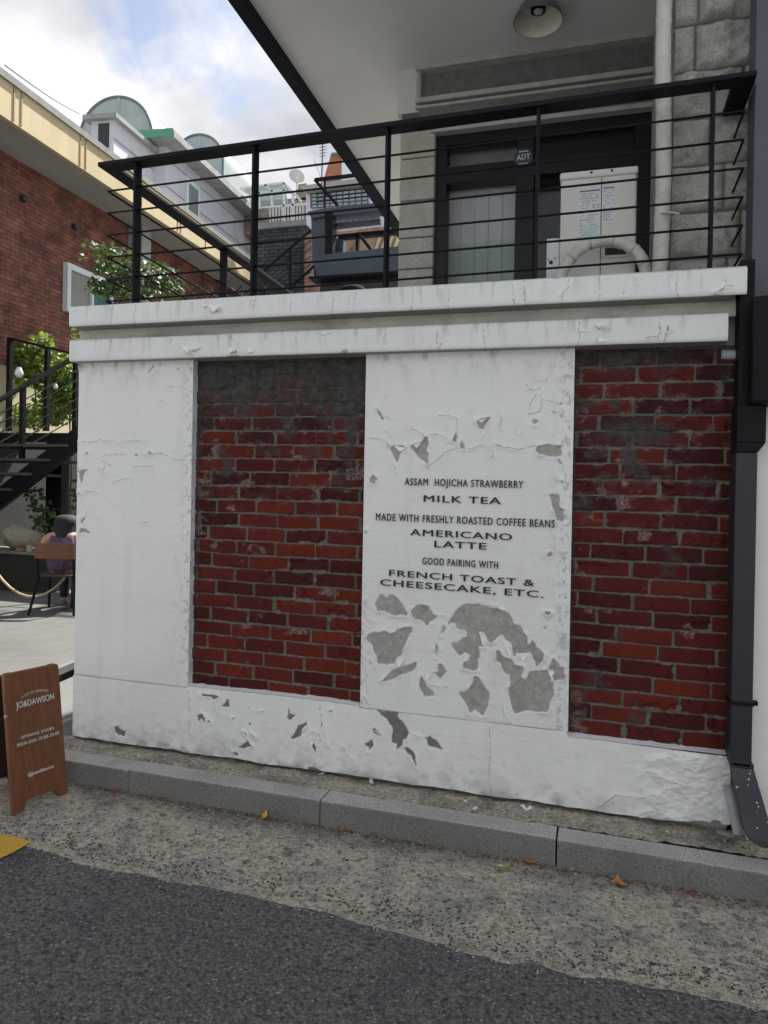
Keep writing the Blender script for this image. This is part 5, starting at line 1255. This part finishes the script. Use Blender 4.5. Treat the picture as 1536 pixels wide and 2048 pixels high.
_c = at(238, 640, y=yt); MB().tube([(_c[0]-.1, yt+.05, CZ), (_c[0]+.03, yt, 1.0), (_c[0]-.04, yt+.03, 1.9), tuple(at(240, 600, y=yt)), tuple(at(232, 540, y=yt))], [.03, .026, .022, .018, .012], 8).build('trunk', M_stem, bpy.data.objects['terrace_vine'])
plant('shade_shrub', 'dark sparse shrub under the stair beside the seated person', 'shrub', [(88, 1020, 5.0, .22, .2, .2), (95, 1045, 5.0, .2, .2, .18), (70, 990, 5.2, .2, .15, .12), (148, 1000, 5.2, .12, .1, .4)], 260, .05, M_leafd, 14, at(90, 1080, y=5.0))

# ------------------------------------------------------------------ courtyard things under the stair
yb = 4.3
c0, c1 = at(-60, 1098, y=yb), at(92, 1190, y=yb)
pl = MB().box(c0[0]-.6, c1[0], yb, yb+.7, CZ, c0[2]-.03).build('raised_planter', brick_tex('dark_planter_brick', (.055, .055, .05), (.035, .035, .035), (.03, .03, .03)), bevel=.01); tag(pl, 'low dark block planter carrying the round boulder', 'planter')
cp = MB().box(c0[0]-.62, c1[0]+.01, yb-.03, yb+.72, c0[2]-.03, c0[2]).build('planter_cap', mat('planter_cap', (.17, .16, .13), .8, .3, 9)); cp.parent = pl
yb2 = yb+.3
c = at(39, 1066, y=yb2); rr = .205
bm = bmesh.new(); bmesh.ops.create_icosphere(bm, subdivisions=4, radius=1)
for v in bm.verts:
    p = np.array(v.co); f = 1+.16*(fbm(np.array([p[0]*1.3+5]), np.array([p[2]*1.3+p[1]]), 3, 3)[0]-.5)*2; v.co = Vector((p[0]*rr*1.12*f, p[1]*rr*f, p[2]*rr*.80*f+(.03 if p[0] < 0 else 0)))
me = bpy.data.meshes.new('boulder'); bm.to_mesh(me); bm.free(); me.polygons.foreach_set('use_smooth', [True]*len(me.polygons))
me.materials.append(mat('olive_boulder', (.30, .27, .19), .9, .2, 6, .6, 30, dirt=(.12, .11, .09), dscale=7))
bo = bpy.data.objects.new('boulder', me); COL.objects.link(bo); bo.location = shear((c[0], c[1], c0[2]+rr*.74)); tag(bo, 'round olive brown boulder resting on the dark planter', 'boulder')
c = at(58, 1091, y=yb+.12); cup = MB().lathe((c[0], c[1], c0[2]), [(.001, 0), (.03, 0), (.036, .085), (.001, .085)], 14).build('cup', mat('pale_cup', (.34, .36, .25), .5), smooth=False); tag(cup, 'small pale green cup on the planter edge beside the boulder', 'cup')
c = at(43, 1091, y=yb+.1); tr = MB().box(c[0]-.055, c[0]+.055, yb+.05, yb+.16, c0[2], c0[2]+.035).build('terracotta_saucer', mat('terracotta', (.30, .13, .07), .8), bevel=.008); tag(tr, 'flat terracotta dish on the planter in front of the boulder', 'dish')
# rope barrier
ry = 3.3
pa = at(146, 1124, y=ry); M_post = mat('black_barrier_post', (.03, .03, .032), .4)
bp_ = thing('rope_post', 'thin black barrier post holding the pale rope beside the wall', 'barrier post', (pa[0], ry, CZ))
MB().tube([(pa[0], ry, CZ), (pa[0], ry, pa[2])], .018, 10).build('pole', M_post, bp_, smooth=True)
MB().lathe((pa[0], ry, CZ), [(.001, .03), (.10, .022), (.13, 0)], 24).build('base', M_post, bp_)
MB().lathe((pa[0], ry, pa[2]), [(.03, -.03), (.03, .012), (.02, .02), (.001, .022)], 16).build('cap', mat('pewter_cap', (.34, .36, .38), .35, metal=.6), bp_, smooth=True)
rp_ = [(145, 1128), (138, 1143), (126, 1160), (110, 1176), (92, 1187), (74, 1193), (56, 1193), (38, 1187), (20, 1175), (6, 1161), (-8, 1143), (-30, 1110)]
rope = MB().tube([tuple(at(u, v, y=ry)) for u, v in rp_], .0135, 8).build('rope', mat('straw_rope', (.52, .40, .24), .85, .2, 60, .5, 120), smooth=True); tag(rope, 'pale straw rope sagging between barrier posts in front of the courtyard', 'rope')

# chair
cy_ = 3.75
q = at(124, 1222, z=CZ); q = at(124, 1153, y=q[1])
chx, chy = q[0], q[1]
ch = thing('cafe_chair', 'black metal chair with a wooden back board under the seated person', 'chair', (chx, chy, CZ))
FWD = Vector((-.40, .92, 0)).normalized(); SID = Vector((FWD.y, -FWD.x, 0))
def CP(a, f, z): v = Vector((chx, chy, CZ))+SID*a+FWD*f; return (v.x, v.y, v.z+z*.90)
MB().hexa([CP(-.20, -.19, .43), CP(-.20, -.19, .455), CP(-.20, .21, .43), CP(-.20, .21, .455), CP(.20, -.19, .43), CP(.20, -.19, .455), CP(.20, .21, .43), CP(.20, .21, .455)]).build('seat', mat('dark_seat', (.05, .035, .03), .6), ch, bevel=.006)
for a in (-.18, .18):
    MB().tube([CP(a*1.25, -.33, 0), CP(a, -.17, .43)], .014, 8).build('leg', M_blk, ch); MB().tube([CP(a*1.15, .24, 0), CP(a, .17, .43)], .014, 8).build('leg', M_blk, ch)
    MB().tube([CP(a, -.19, .43), CP(a*1.02, -.24, .80)], .013, 8).build('back_post', M_blk, ch)
bk = MB()
for i in range(9):
    t = i/8; a = -.20+.40*t; f = -.245-.02*math.sin(math.pi*t)
    bk.v += [CP(a, f, .65), CP(a, f, .83), CP(a, f-.012, .65), CP(a, f-.012, .83)]
for i in range(8):
    k = 4*i
    for f in ((0, 1, 5, 4), (2, 6, 7, 3), (1, 3, 7, 5), (0, 4, 6, 2)): bk.f.append(tuple(k+j for j in f))
bk.f += [(0, 2, 3, 1), (32, 33, 35, 34)]
bk.build('back_board', mat('orange_brown_board', (.14, .052, .018), .45, .2, 8, stretch=(.4, 4, 4)), ch)

# seated person seen from behind: one continuous skinned body
def skin_body(name, verts, edges, radii, m, parent, sub=2):
    me = bpy.data.meshes.new(name); L0 = parent.location if parent else Vector((0, 0, 0))
    me.from_pydata([tuple(shear(v)-L0) for v in verts], edges, []); o = bpy.data.objects.new(name, me); COL.objects.link(o); o.parent = parent
    sk = o.modifiers.new('skin', 'SKIN'); sk.use_smooth_shade = True
    for i, r in enumerate(radii):
        rr_ = r if isinstance(r, tuple) else (r, r); me.skin_vertices[0].data[i].radius = rr_; me.skin_vertices[0].data[i].use_root = (i == 0)
    ss = o.modifiers.new('sub', 'SUBSURF'); ss.levels = sub; ss.render_levels = sub
    bpy.context.view_layer.update(); ev = o.evaluated_get(bpy.context.evaluated_depsgraph_get()); me2 = bpy.data.meshes.new_from_object(ev)
    o.modifiers.clear(); o.data = me2; me2.materials.clear(); me2.materials.append(m); me2.polygons.foreach_set('use_smooth', [True]*len(me2.polygons)); me2.name = name
    return o
M_skin = mat('skin', (.46, .25, .17), .55, .06, 9)
per = thing('person', 'person in a purple patterned sleeveless dress seated with back to the street', 'person', (chx, chy, CZ))
BPz = lambda a, f, z: CP(a, f+max(0, z-.6)*.12, z if z < .5 else .5+(z-.5)*.78)
V = [BPz(0, 0, .53), BPz(0, -.03, .70), BPz(0, -.01, .90), BPz(0, .02, 1.03), BPz(0, .05, 1.10), BPz(0, .08, 1.17), BPz(0, .09, 1.26),
     BPz(.10, 0, .99), BPz(.175, .02, .98), BPz(.25, .03, .80), BPz(.245, .07, .70), BPz(.20, .25, .66), BPz(.15, .36, .68),
     BPz(-.10, 0, .99), BPz(-.175, .02, .98), BPz(-.24, .06, .80), BPz(-.235, .10, .70), BPz(-.17, .27, .68), BPz(-.12, .36, .69),
     BPz(.09, .05, .50), BPz(.11, .42, .50), BPz(.11, .46, .26), BPz(.11, .44, .06), BPz(.11, .55, .03),
     BPz(-.09, .05, .50), BPz(-.11, .42, .50), BPz(-.11, .46, .26), BPz(-.11, .44, .06), BPz(-.11, .55, .03)]
Ed = [(0, 1), (1, 2), (2, 3), (3, 4), (4, 5), (5, 6), (3, 7), (7, 8), (8, 9), (9, 10), (10, 11), (11, 12), (3, 13), (13, 14), (14, 15), (15, 16), (16, 17), (17, 18), (0, 19), (19, 20), (20, 21), (21, 22), (22, 23), (0, 24), (24, 25), (25, 26), (26, 27), (27, 28)]
Rd = [(.15, .12), (.125, .095), (.14, .10), (.085, .07), .052, .085, .075, .065, .058, .045, .042, .036, .028, .065, .058, .045, .042, .036, .028, .08, .06, .05, .035, .03, .08, .06, .05, .035, .03]
skin_body('body', V, Ed, Rd, M_skin, per)
g = G('purple_patterned_cloth'); ch_ = g.n('TexChecker'); ch_.inputs['Scale'].default_value = 55; g.l(g.vec((1, 1, 1)), ch_.inputs['Vector']); ch_.inputs['Color1'].default_value = (.07, .03, .075, 1); ch_.inputs['Color2'].default_value = (.25, .19, .25, 1)
g.color(g.mix(g.mapr(g.noise(6), .4, .6, .2, .75), ch_.outputs[0], (.07, .03, .07))); g.rough(.9)
V = [BPz(0, 0, .50), BPz(0, -.035, .70), BPz(0, -.015, .88), BPz(0, 0, .985), BPz(.11, .0, .995), BPz(-.11, .0, .995), BPz(.09, .06, .51), BPz(.11, .40, .52), BPz(-.09, .06, .51), BPz(-.11, .40, .52)]
skin_body('dress', V, [(0, 1), (1, 2), (2, 3), (3, 4), (3, 5), (0, 6), (6, 7), (0, 8), (8, 9)], [(.185, .155), (.15, .115), (.165, .12), (.11, .085), (.06, .055), (.06, .055), .105, .085, .105, .085], g.m, per)
M_hair = mat('black_hair', (.010, .009, .011), .8, .5, 60, stretch=(3, 3, .3))
hb_ = MB(); nh = 22; prof_h = [(.02, 1.345), (.075, 1.335), (.112, 1.30), (.128, 1.25), (.128, 1.19), (.118, 1.13), (.120, 1.07), (.118, 1.01), (.095, .96), (.05, .935), (.01, .93)]
rnd = random.Random(8)
for k in range(nh):
    a_ = 2*math.pi*k/nh; w_ = 1+.06*math.sin(k*2.7)+.05*rnd.random()
    for r_0, z_0 in prof_h:
        fy = .055-.055*max(0, (1.2-z_0)/.25); fr_ = math.cos(a_)*r_0*w_*(.80 if math.cos(a_) > 0 else 1.0)
        if math.cos(a_) > .2 and z_0 < 1.27: fr_ *= .45
        hb_.v.append(BPz(math.sin(a_)*r_0*w_, fy+fr_, z_0))
m_h = len(prof_h)
for k in range(nh):
    for i in range(m_h-1): hb_.f.append((k*m_h+i, ((k+1) % nh)*m_h+i, ((k+1) % nh)*m_h+i+1, k*m_h+i+1))
hb_.build('hair', M_hair, per, smooth=True)
M_leg = mat('dark_leggings', (.018, .018, .024), .8)
for sgn in (1, -1):
    skin_body('trouser_leg', [BPz(sgn*.10, .30, .50), BPz(sgn*.11, .43, .49), BPz(sgn*.11, .46, .26), BPz(sgn*.11, .44, .08)], [(0, 1), (1, 2), (2, 3)], [.075, .072, .062, .05], M_leg, per)
fc = MB(); 
for a in (-.03, .03): fc.lathe(BPz(a, .165, 1.205), [(.001, -.008), (.009, 0), (.001, .008)], 8)
fc.build('eyes', mat('eye_dark', (.03, .02, .02), .3), per)
# ------------------------------------------------------------------ steel terrace frame and buildings behind the terrace
def PB(b, u0, v0, u1, v1, y, dep):
    a, c = at(u0, v0, y=y), at(u1, v1, y=y); b.box(min(a[0], c[0]), max(a[0], c[0]), y, y+dep, min(a[2], c[2]), max(a[2], c[2])); return b
Y1 = 8.0
sf = thing('steel_balcony', 'blue black steel balcony frame with deep beams behind the terrace', 'balcony', tuple(at(700, 590, y=Y1)))
M_bb = mat('blue_black_steel', (.055, .072, .09), .5, .25, 3, dirt=(.055, .055, .07), dscale=1.5)
def poly_px(b, pts, y, dep): return b.prism([tuple(at(u, v, y=y)) for u, v in pts], (0, dep, 0))
poly_px(MB(), [(614, 424), (640, 418), (778, 403), (778, 418), (642, 433), (624, 437)], Y1, .25).build('upper_beam', M_bb, sf)
poly_px(MB(), [(622, 430), (650, 428), (650, 510), (625, 515)], Y1+.05, .2).build('column', M_bb, sf)
poly_px(MB(), [(650, 425), (665, 424), (665, 515), (650, 515)], Y1-.02, .2).build('column', M_blk, sf)
poly_px(MB(), [(623, 512), (800, 492), (800, 545), (630, 556)], Y1-.05, .12).build('lower_beam', M_bb, sf)
poly_px(MB(), [(616, 553), (800, 541), (800, 545), (618, 558)], Y1-.12, .3).build('lower_flange', M_blk, sf)
poly_px(MB(), [(668, 447), (760, 437), (760, 445), (668, 454)], Y1+.2, .1).build('cross_rail', M_bb, sf)
poly_px(MB(), [(676, 472), (800, 459), (800, 466), (676, 478)], Y1+.3, .1).build('cross_rail', M_blk, sf)
poly_px(MB(), [(670, 478), (686, 476), (686, 503), (670, 505)], Y1+.3, .15).build('stub_column', M_bb, sf)
poly_px(MB(), [(711, 470), (717, 469), (717, 500), (711, 500)], Y1+.3, .08).build('stub_column', M_blk, sf)
MB().bar(tuple(at(630, 360, y=Y1+.1)), tuple(at(675, 411, y=Y1+.1)), .05, .05).build('rail', M_blk, sf)
MB().bar(tuple(at(630, 360, y=Y1+.1)), tuple(at(716, 350, y=Y1+.1)), .05, .05).build('rail', M_blk, sf)
MB().bar(tuple(at(650, 360, y=Y1+.1)), tuple(at(650, 418, y=Y1+.1)), .03, .03).build('rail', M_blk, sf)
MB().bar(tuple(at(716, 466, y=Y1+.2)), tuple(at(742, 500, y=Y1+.2)), .05, .05).build('brace', M_blk, sf)
for k in range(3): MB().tube([tuple(at(632, 388+k*8, y=Y1+.15)), tuple(at(740, 376+k*8, y=Y1+.15))], .01, 6).build('wire_line', M_blk, sf)
MB().box(at(640, 590, y=Y1+.4)[0], at(810, 590, y=Y1+.4)[0], Y1+.4, Y1+.5, 1.9, at(700, 555, y=Y1+.4)[2]).build('base_wall', mat('dark_base', (.07, .065, .06), .9), sf)  # plain dark wall below the balcony frame
# stair rails climbing to the balcony
ur = thing('stair_railing', 'thin black handrails of a stair climbing to the steel balcony', 'railing', tuple(at(540, 590, y=7.2)))
for seg in ([(530, 590), (530, 540), (580, 496), (622, 460)], [(565, 590), (628, 532), (630, 550)], [(580, 496), (580, 590)]):
    MB().tube([tuple(at(u, v, y=7.2)) for u, v in seg], .02, 6).build('rail', M_blk, ur)
for k in range(5): MB().tube([tuple(at(533+k*3, 560+k*7, y=7.25)), tuple(at(622, 480+k*16, y=7.25))], .007, 5).build('rod', M_blk, ur)
xr = MB()
for k in range(9):
    u = 370+k*22; xr.tube([tuple(at(u, 600, y=6.2)), tuple(at(u+26, 570, y=6.2))], .010, 5); xr.tube([tuple(at(u+26, 600, y=6.2)), tuple(at(u, 570, y=6.2))], .010, 5)
o = xr.build('lattice_fence', mat('grey_lattice', (.05, .05, .052), .9, spec=.05)); tag(o, 'low crossed lattice fence behind the left railing posts', 'fence')
# dark shingle wall
Y2 = 13.0
g = G('dark_slate_shingle'); 
shm = brick_tex('dark_slate_shingle', (.10, .13, .14), (.075, .10, .108), (.03, .035, .038)); 
for nd in shm.node_tree.nodes:
    if nd.type == 'TEX_BRICK': nd.inputs['Brick Width'].default_value = .24; nd.inputs['Row Height'].default_value = .085; nd.inputs['Mortar Size'].default_value = .009
uvx = lambda p: (p[0], p[2])
dh = thing('shingle_house', 'dark slate shingled house wall beyond the terrace railing', 'house', tuple(at(550, 590, y=Y2)))
b = MB(); poly_px(b, [(505, 458), (612, 447), (612, 620), (505, 620)], Y2, 3); b.build('wall', shm, dh, uv=uvx)
b = MB(); poly_px(b, [(505, 446), (613, 439), (613, 449), (505, 459)], Y2-.1, 3.3); b.build('parapet_band', mat('grey_band', (.24, .26, .27), .8), dh)
poly_px(MB(), [(505, 455), (508, 455), (508, 590), (505, 590)], Y2-.05, .1).build('corner_strip', mat('pale_strip', (.5, .5, .5), .7), dh)
# brick column piece
b = MB(); poly_px(b, [(609, 470), (624, 468), (626, 590), (609, 590)], Y2-.3, .6); o = b.build('brick_pier', brick_tex('mixed_brick', (.36, .17, .12), (.42, .33, .26), (.35, .33, .30)), uv=uvx); tag(o, 'narrow mottled brick pier beside the dark shingle wall', 'pier')
# glass sunroom with a railing
Y3 = 17.0
gh = thing('sunroom_house', 'tan brick house with a white framed glass sunroom and balcony rail', 'house', tuple(at(560, 590, y=Y3)))
b = MB(); poly_px(b, [(480, 405), (612, 395), (612, 470), (480, 470)], Y3, 4); b.build('wall', brick_tex('tan_brick', (.42, .34, .26), (.36, .29, .22), (.40, .37, .33)), gh, uv=uvx)
b = MB(); poly_px(b, [(592, 370), (612, 366), (612, 400), (592, 400)], Y3, 3); b.build('wall', bpy.data.materials['tan_brick'], gh, uv=uvx)
M_wf = mat('white_sunroom_frame', (.72, .74, .74), .5)
poly_px(MB(), [(500, 386), (569, 378), (575, 405), (506, 412)], Y3-.9, .05).build('glass', glass_mat('sunroom_glass', (.36, .44, .46), .1, .55), gh)
poly_px(MB(), [(480, 378), (568, 365), (600, 395), (575, 381), (500, 389)], Y3-.9, .2).build('glass_roof', glass_mat('sunroom_roof_glass', (.46, .54, .56), .1, .7), gh)
for seg in ([(480, 378), (568, 366)], [(500, 389), (572, 380)], [(568, 366), (602, 402)], [(500, 389), (504, 412)], [(519, 386), (519, 412)], [(544, 384), (544, 412)], [(568, 366), (568, 445)], [(586, 388), (586, 445)], [(508, 417), (612, 408)], [(575, 450), (612, 446)], [(520, 386), (505, 372)], [(546, 383), (530, 370)]):
    MB().bar(tuple(at(*seg[0], y=Y3-.95)), tuple(at(*seg[1], y=Y3-.95)), .06, .06).build('frame_bar', M_wf, gh)
for k in range(12): MB().tube([tuple(at(540+6*k, 415-k*.5, y=Y3-1)), tuple(at(540+6*k, 448-k*.5, y=Y3-1))], .018, 5).build('baluster', M_wf, gh)
# satellite dish
Y4 = 16.0
c = at(594, 352, y=Y4); r_ = abs(at(606, 352, y=Y4)[0]-c[0])
sdh = thing('satellite_dish', 'pale round satellite dish on the roof beside the sunroom', 'satellite dish', tuple(c))
db = MB(); n = 26; ax = Vector((.55, -.8, .25)).normalized(); t1 = ax.cross(Vector((0, 0, 1))).normalized(); t2 = t1.cross(ax); base = len(db.v)
prf = [(0.001, -.22), (.35, -.19), (.7, -.10), (1, 0), (1.02, -.03), (.7, -.14), (.001, -.26)]
for k in range(n):
    a = 2*math.pi*k/n
    for rr_, dd in prf: q = Vector(c)+(t1*math.cos(a)+t2*math.sin(a))*rr_*r_*1.2+ax*dd*r_; db.v.append(tuple(q))
for k in range(n):
    for i in range(len(prf)-1): A_ = k*len(prf)+i; B_ = ((k+1) % n)*len(prf)+i; db.f.append((A_, B_, B_+1, A_+1))
db.build('reflector', mat('pale_dish', (.55, .54, .52), .5, .05), sdh, smooth=True)
MB().tube([tuple(Vector(c)-ax*.2*r_), tuple(at(594, 378, y=Y4))], .03, 6).build('mast', M_wf, sdh); MB().tube([tuple(Vector(c)-t2*r_), tuple(Vector(c)+ax*r_*.8)], .012, 5).build('arm', M_wf, sdh)
# white house with a grid window, roof slab
Y5 = 15.0
wh = thing('white_house', 'white house with a wide grid window and concrete roof slab behind the balcony', 'house', tuple(at(690, 590, y=Y5)))
M_wht2 = mat('pale_house_wall', (.72, .76, .80), .8, .06, 1)
poly_px(MB(), [(612, 384), (800, 366), (800, 600), (612, 600)], Y5, 4).build('wall', M_wht2, wh)
poly_px(MB(), [(598, 372), (740, 353), (740, 364), (611, 382)], Y5-.25, 4.2).build('roof_slab', mat('grey_roof_slab', (.42, .41, .38), .85, .2, 3), wh)
def gridwin(pts, nx):
    w_ = poly_px(MB(), pts, Y5-.06, .08).build('window', mat('blue_grey_window', (.42, .49, .52), .25, .15, 3), wh)
    (u0, v0), (u1, v1), (u2, v2), (u3, v3) = pts; gb = MB()
    for i in range(nx+1):
        t = i/nx; gb.bar(tuple(at(u0+(u1-u0)*t, v0+(v1-v0)*t, y=Y5-.08)), tuple(at(u3+(u2-u3)*t, v3+(v2-v3)*t, y=Y5-.08)), .028, .03)
    for i in range(5):
        t = i/4; gb.bar(tuple(at(u0+(u3-u0)*t, v0+(v3-v0)*t, y=Y5-.08)), tuple(at(u1+(u2-u1)*t, v1+(v2-v1)*t, y=Y5-.08)), .022, .022)
    o = gb.build('window_grid', mat('window_grid', (.10, .115, .13), .5), wh); o.parent = w_
gridwin([(622, 388), (736, 376), (736, 408), (622, 416)], 9)
gridwin([(668, 432), (758, 422), (758, 446), (668, 458)], 7)
poly_px(MB(), [(676, 460), (770, 450), (770, 460), (682, 470)], Y5-.4, .4).build('sill', mat('pink_white_sill', (.66, .60, .62), .7), wh)
# terracotta chimney tower
Y6 = 19.0
tw = thing('chimney_tower', 'tapering terracotta roof tower with white side face near the antenna', 'tower', tuple(at(680, 366, y=Y6)))
poly_px(MB(), [(645, 366), (662, 309), (683, 307), (683, 364)], Y6, 2.0).build('tiled_face', mat('terracotta_tiles', (.36, .15, .08), .8, .15, 4, stretch=(1, 1, 3)), tw)
poly_px(MB(), [(683.2, 364), (683.2, 308), (690, 309), (714, 362)], Y6-.02, 1.8).build('white_face', M_wht2, tw)
poly_px(MB(), [(661, 309), (664, 305), (687, 304), (688, 309)], Y6-.1, 2.2).build('coping', mat('dark_coping2', (.16, .15, .14), .8), tw)
an = thing('tv_antenna', 'thin grey aerial mast with short cross rods against the sky', 'antenna', tuple(at(643, 366, y=14.5)))
MB().tube([tuple(at(643, 375, y=14.5)), tuple(at(646, 275, y=14.5))], .022, 6).build('mast', mat('aerial_grey', (.20, .21, .23), .5), an)
for k in range(7):
    v = 276+k*6; w2 = 9-k*.6; MB().tube([tuple(at(646-w2, v+1, y=14.5)), tuple(at(646+w2, v-1, y=14.5))], .012, 5).build('element', bpy.data.materials['aerial_grey'], an)
MB().tube([tuple(at(628, 318, y=14.5)), tuple(at(643, 360, y=14.5))], .006, 4).build('guy_wire', bpy.data.materials['aerial_grey'], an)
# orange brick house low behind the beams
Y7 = 17.5
lb = thing('orange_brick_house', 'orange brick house glimpsed between the steel beams', 'house', tuple(at(740, 500, y=Y7-2)))
b = MB(); poly_px(b, [(650, 466), (810, 448), (810, 600), (650, 600)], Y5-.55, .4); b.build('wall', brick_tex('orange_brick', (.52, .30, .18), (.58, .42, .27), (.5, .45, .38)), lb, uv=uvx)
for k in range(4): MB().bar(tuple(at(752+k*12, 500, y=Y5-.8)), tuple(at(764+k*12, 466, y=Y5-.8)), .09, .05).build('slanted_slat', mat('cream_slat', (.62, .55, .36), .7), lb)
# dark things just above the parapet
dk = MB().lathe(at(707, 585, y=6.8), [(.24, -.3), (.22, .0), (.15, .08), (.001, .11)], 18).build('dark_pot', mat('dark_pot', (.012, .012, .014), .9, spec=.05), smooth=True); tag(dk, 'dark rounded pot just above the parapet below the steel beam', 'pot')

# ------------------------------------------------------------------ litter
def leaf_mesh(name, m, sz, seed, curl=.3):
    rnd = random.Random(seed); b = MB(); out = []
    for i in range(12):
        a = 2*math.pi*i/12; r = sz*(.55+.45*abs(math.cos(a)))*(rnd.uniform(.75, 1.1)); x, y = r*math.cos(a), r*.62*math.sin(a)
        out.append((x, y, .004+curl*(x*x+2.2*y*y)/sz+rnd.uniform(0, .15)*sz))
    n = 0; b.v = [(0, 0, .003)]+out
    for i in range(12): b.f.append((0, 1+i, 1+(i+1) % 12))
    L0 = None; me = bpy.data.meshes.new(name); me.from_pydata(b.v, [], b.f); me.materials.append(m); return me
LM = {k: mat(k+'_leaf', c, .7, .3, 60) for k, c in dict(brown=(.20, .085, .04), orange=(.45, .17, .04), yellow=(.55, .33, .03), red=(.28, .05, .03), green=(.25, .30, .06), tan=(.34, .22, .10)).items()}
spots = [(241, 1579, 'red', .022, 'small red brown leaf against the kerb joint nearest the sandwich board'), (332, 1592, 'orange', .026, 'curled orange brown leaf at the kerb foot left of the yellow leaf'), (536, 1630, 'yellow', .026, 'bright yellow leaf at the foot of the kerb'),
         (682, 1665, 'brown', .026, 'crumpled brown leaf below the second kerb joint'), (752, 1662, 'brown', .02, 'small brown leaf right of the crumpled leaf under the kerb'), (845, 1685, 'tan', .024, 'flat tan leaf at the kerb foot under the plain plinth'), (1058, 1718, 'orange', .026, 'orange leaf lying left of the right kerb joint'),
         (1012, 1738, 'green', .022, 'pale green leaf on the gutter near the right kerb joint'), (1140, 1742, 'tan', .018, 'tiny tan leaf under the kerb right of the joint'), (1240, 1772, 'orange', .032, 'largest curled orange leaf on the gutter at the right'), (143, 1692, 'brown', .024, 'dull brown leaf alone on the black asphalt'), (1228, 1768, 'tan', .02, 'tan leaf touching the largest orange leaf')]
for i, (u, v, k, s_, lab) in enumerate(spots):
    road_ = k == 'brown' and u < 200
    c = at(u, v, z=(ROADZ+.003) if road_ else -.128)
    if not road_: c[1] = min(c[1], -.264-.0125*c[0]-.024)
    o = bpy.data.objects.new('fallen_leaf', leaf_mesh('fallen_leaf', LM[k], s_*1.1, i, .5)); COL.objects.link(o); o.location = shear((c[0], c[1], (ROADZ+.004) if road_ else apz(c[0], c[1])+.002)); o.rotation_euler = (random.uniform(-.35, .35), random.uniform(-.35, .35), random.uniform(0, 6.28)); tag(o, lab, 'leaf', 'fallen leaves along the kerb')
M_pet = mat('magenta_petal', (.50, .03, .16), .6)
for u, v, s_, lab, m_ in ((1377, 1787, .016, 'magenta flower petal under the kerb at the right', M_pet), (509, 1634, .010, 'tiny dark red petal beside the yellow leaf', mat('red_petal', (.30, .02, .04), .6))):
    c = at(u, v, z=-.128); c[1] = min(c[1], -.264-.0125*c[0]-.018); o = bpy.data.objects.new('petal', leaf_mesh('petal', m_, s_, 77, 1.2)); COL.objects.link(o); o.location = shear((c[0], c[1], apz(c[0], c[1])+.002)); tag(o, lab, 'petal', 'petals in the gutter')
M_chip = mat('white_paint_chip', (.76, .76, .74), .6)
for i, (u, v, s_, lab) in enumerate(((1052, 1626, .036, 'curled white paint chip lying on the grit behind the kerb'), (950, 1622, .022, 'flat pale paint chip on the kerb top left of the curled chip'), (931, 1606, .012, 'tiny white paint chip by the wall foot left of the curled chip'), (643, 1552, .018, 'white paint chip on the grit near the notch in the plinth'), (742, 1567, .03, 'cluster like white paint chip on the grit below the middle plinth'), (590, 1542, .012, 'small white paint chip near the wall left of the plinth notch'), (276, 1516, .010, 'small white chip on the kerb stone near the sandwich board'), (1003, 1736, .014, 'white chip beside the pale green leaf in the gutter'))):
    z = -.128 if v > 1700 else -.018
    c = at(u, v, z=z); o = bpy.data.objects.new('paint_chip', leaf_mesh('paint_chip', M_chip, s_, 40+i, .9 if s_ > .03 else .2)); COL.objects.link(o); o.location = shear((c[0], c[1], z+.004)); o.rotation_euler = (random.uniform(-.2, .2), random.uniform(-.2, .2), i*1.3); tag(o, lab, 'paint chip', 'fallen paint chips')

# the pale row of houses across the street (unseen behind the camera, added to bounce sunlight onto wall and soffit)
op = thing('bounce_street_house', 'pale plaster house across the street, unseen, added to bounce sunlight onto the wall and soffit', 'house', (1, -8, -.14))
MB().box(-16, 16, -14, -8, -.3, 6.6).build('wall', mat('bounce_street_plaster', (.36, .37, .38), .9, .08, 1.2), op)
for x in range(-14, 15, 4): MB().box(x, x+1.5, -8.0, -7.96, 1.0, 2.6).build('window', mat('bounce_street_window', (.05, .06, .07), .2) if x == -14 else bpy.data.materials['bounce_street_window'], op); MB().box(x, x+1.5, -8.0, -7.96, 3.9, 5.4).build('window', bpy.data.materials['bounce_street_window'], op)
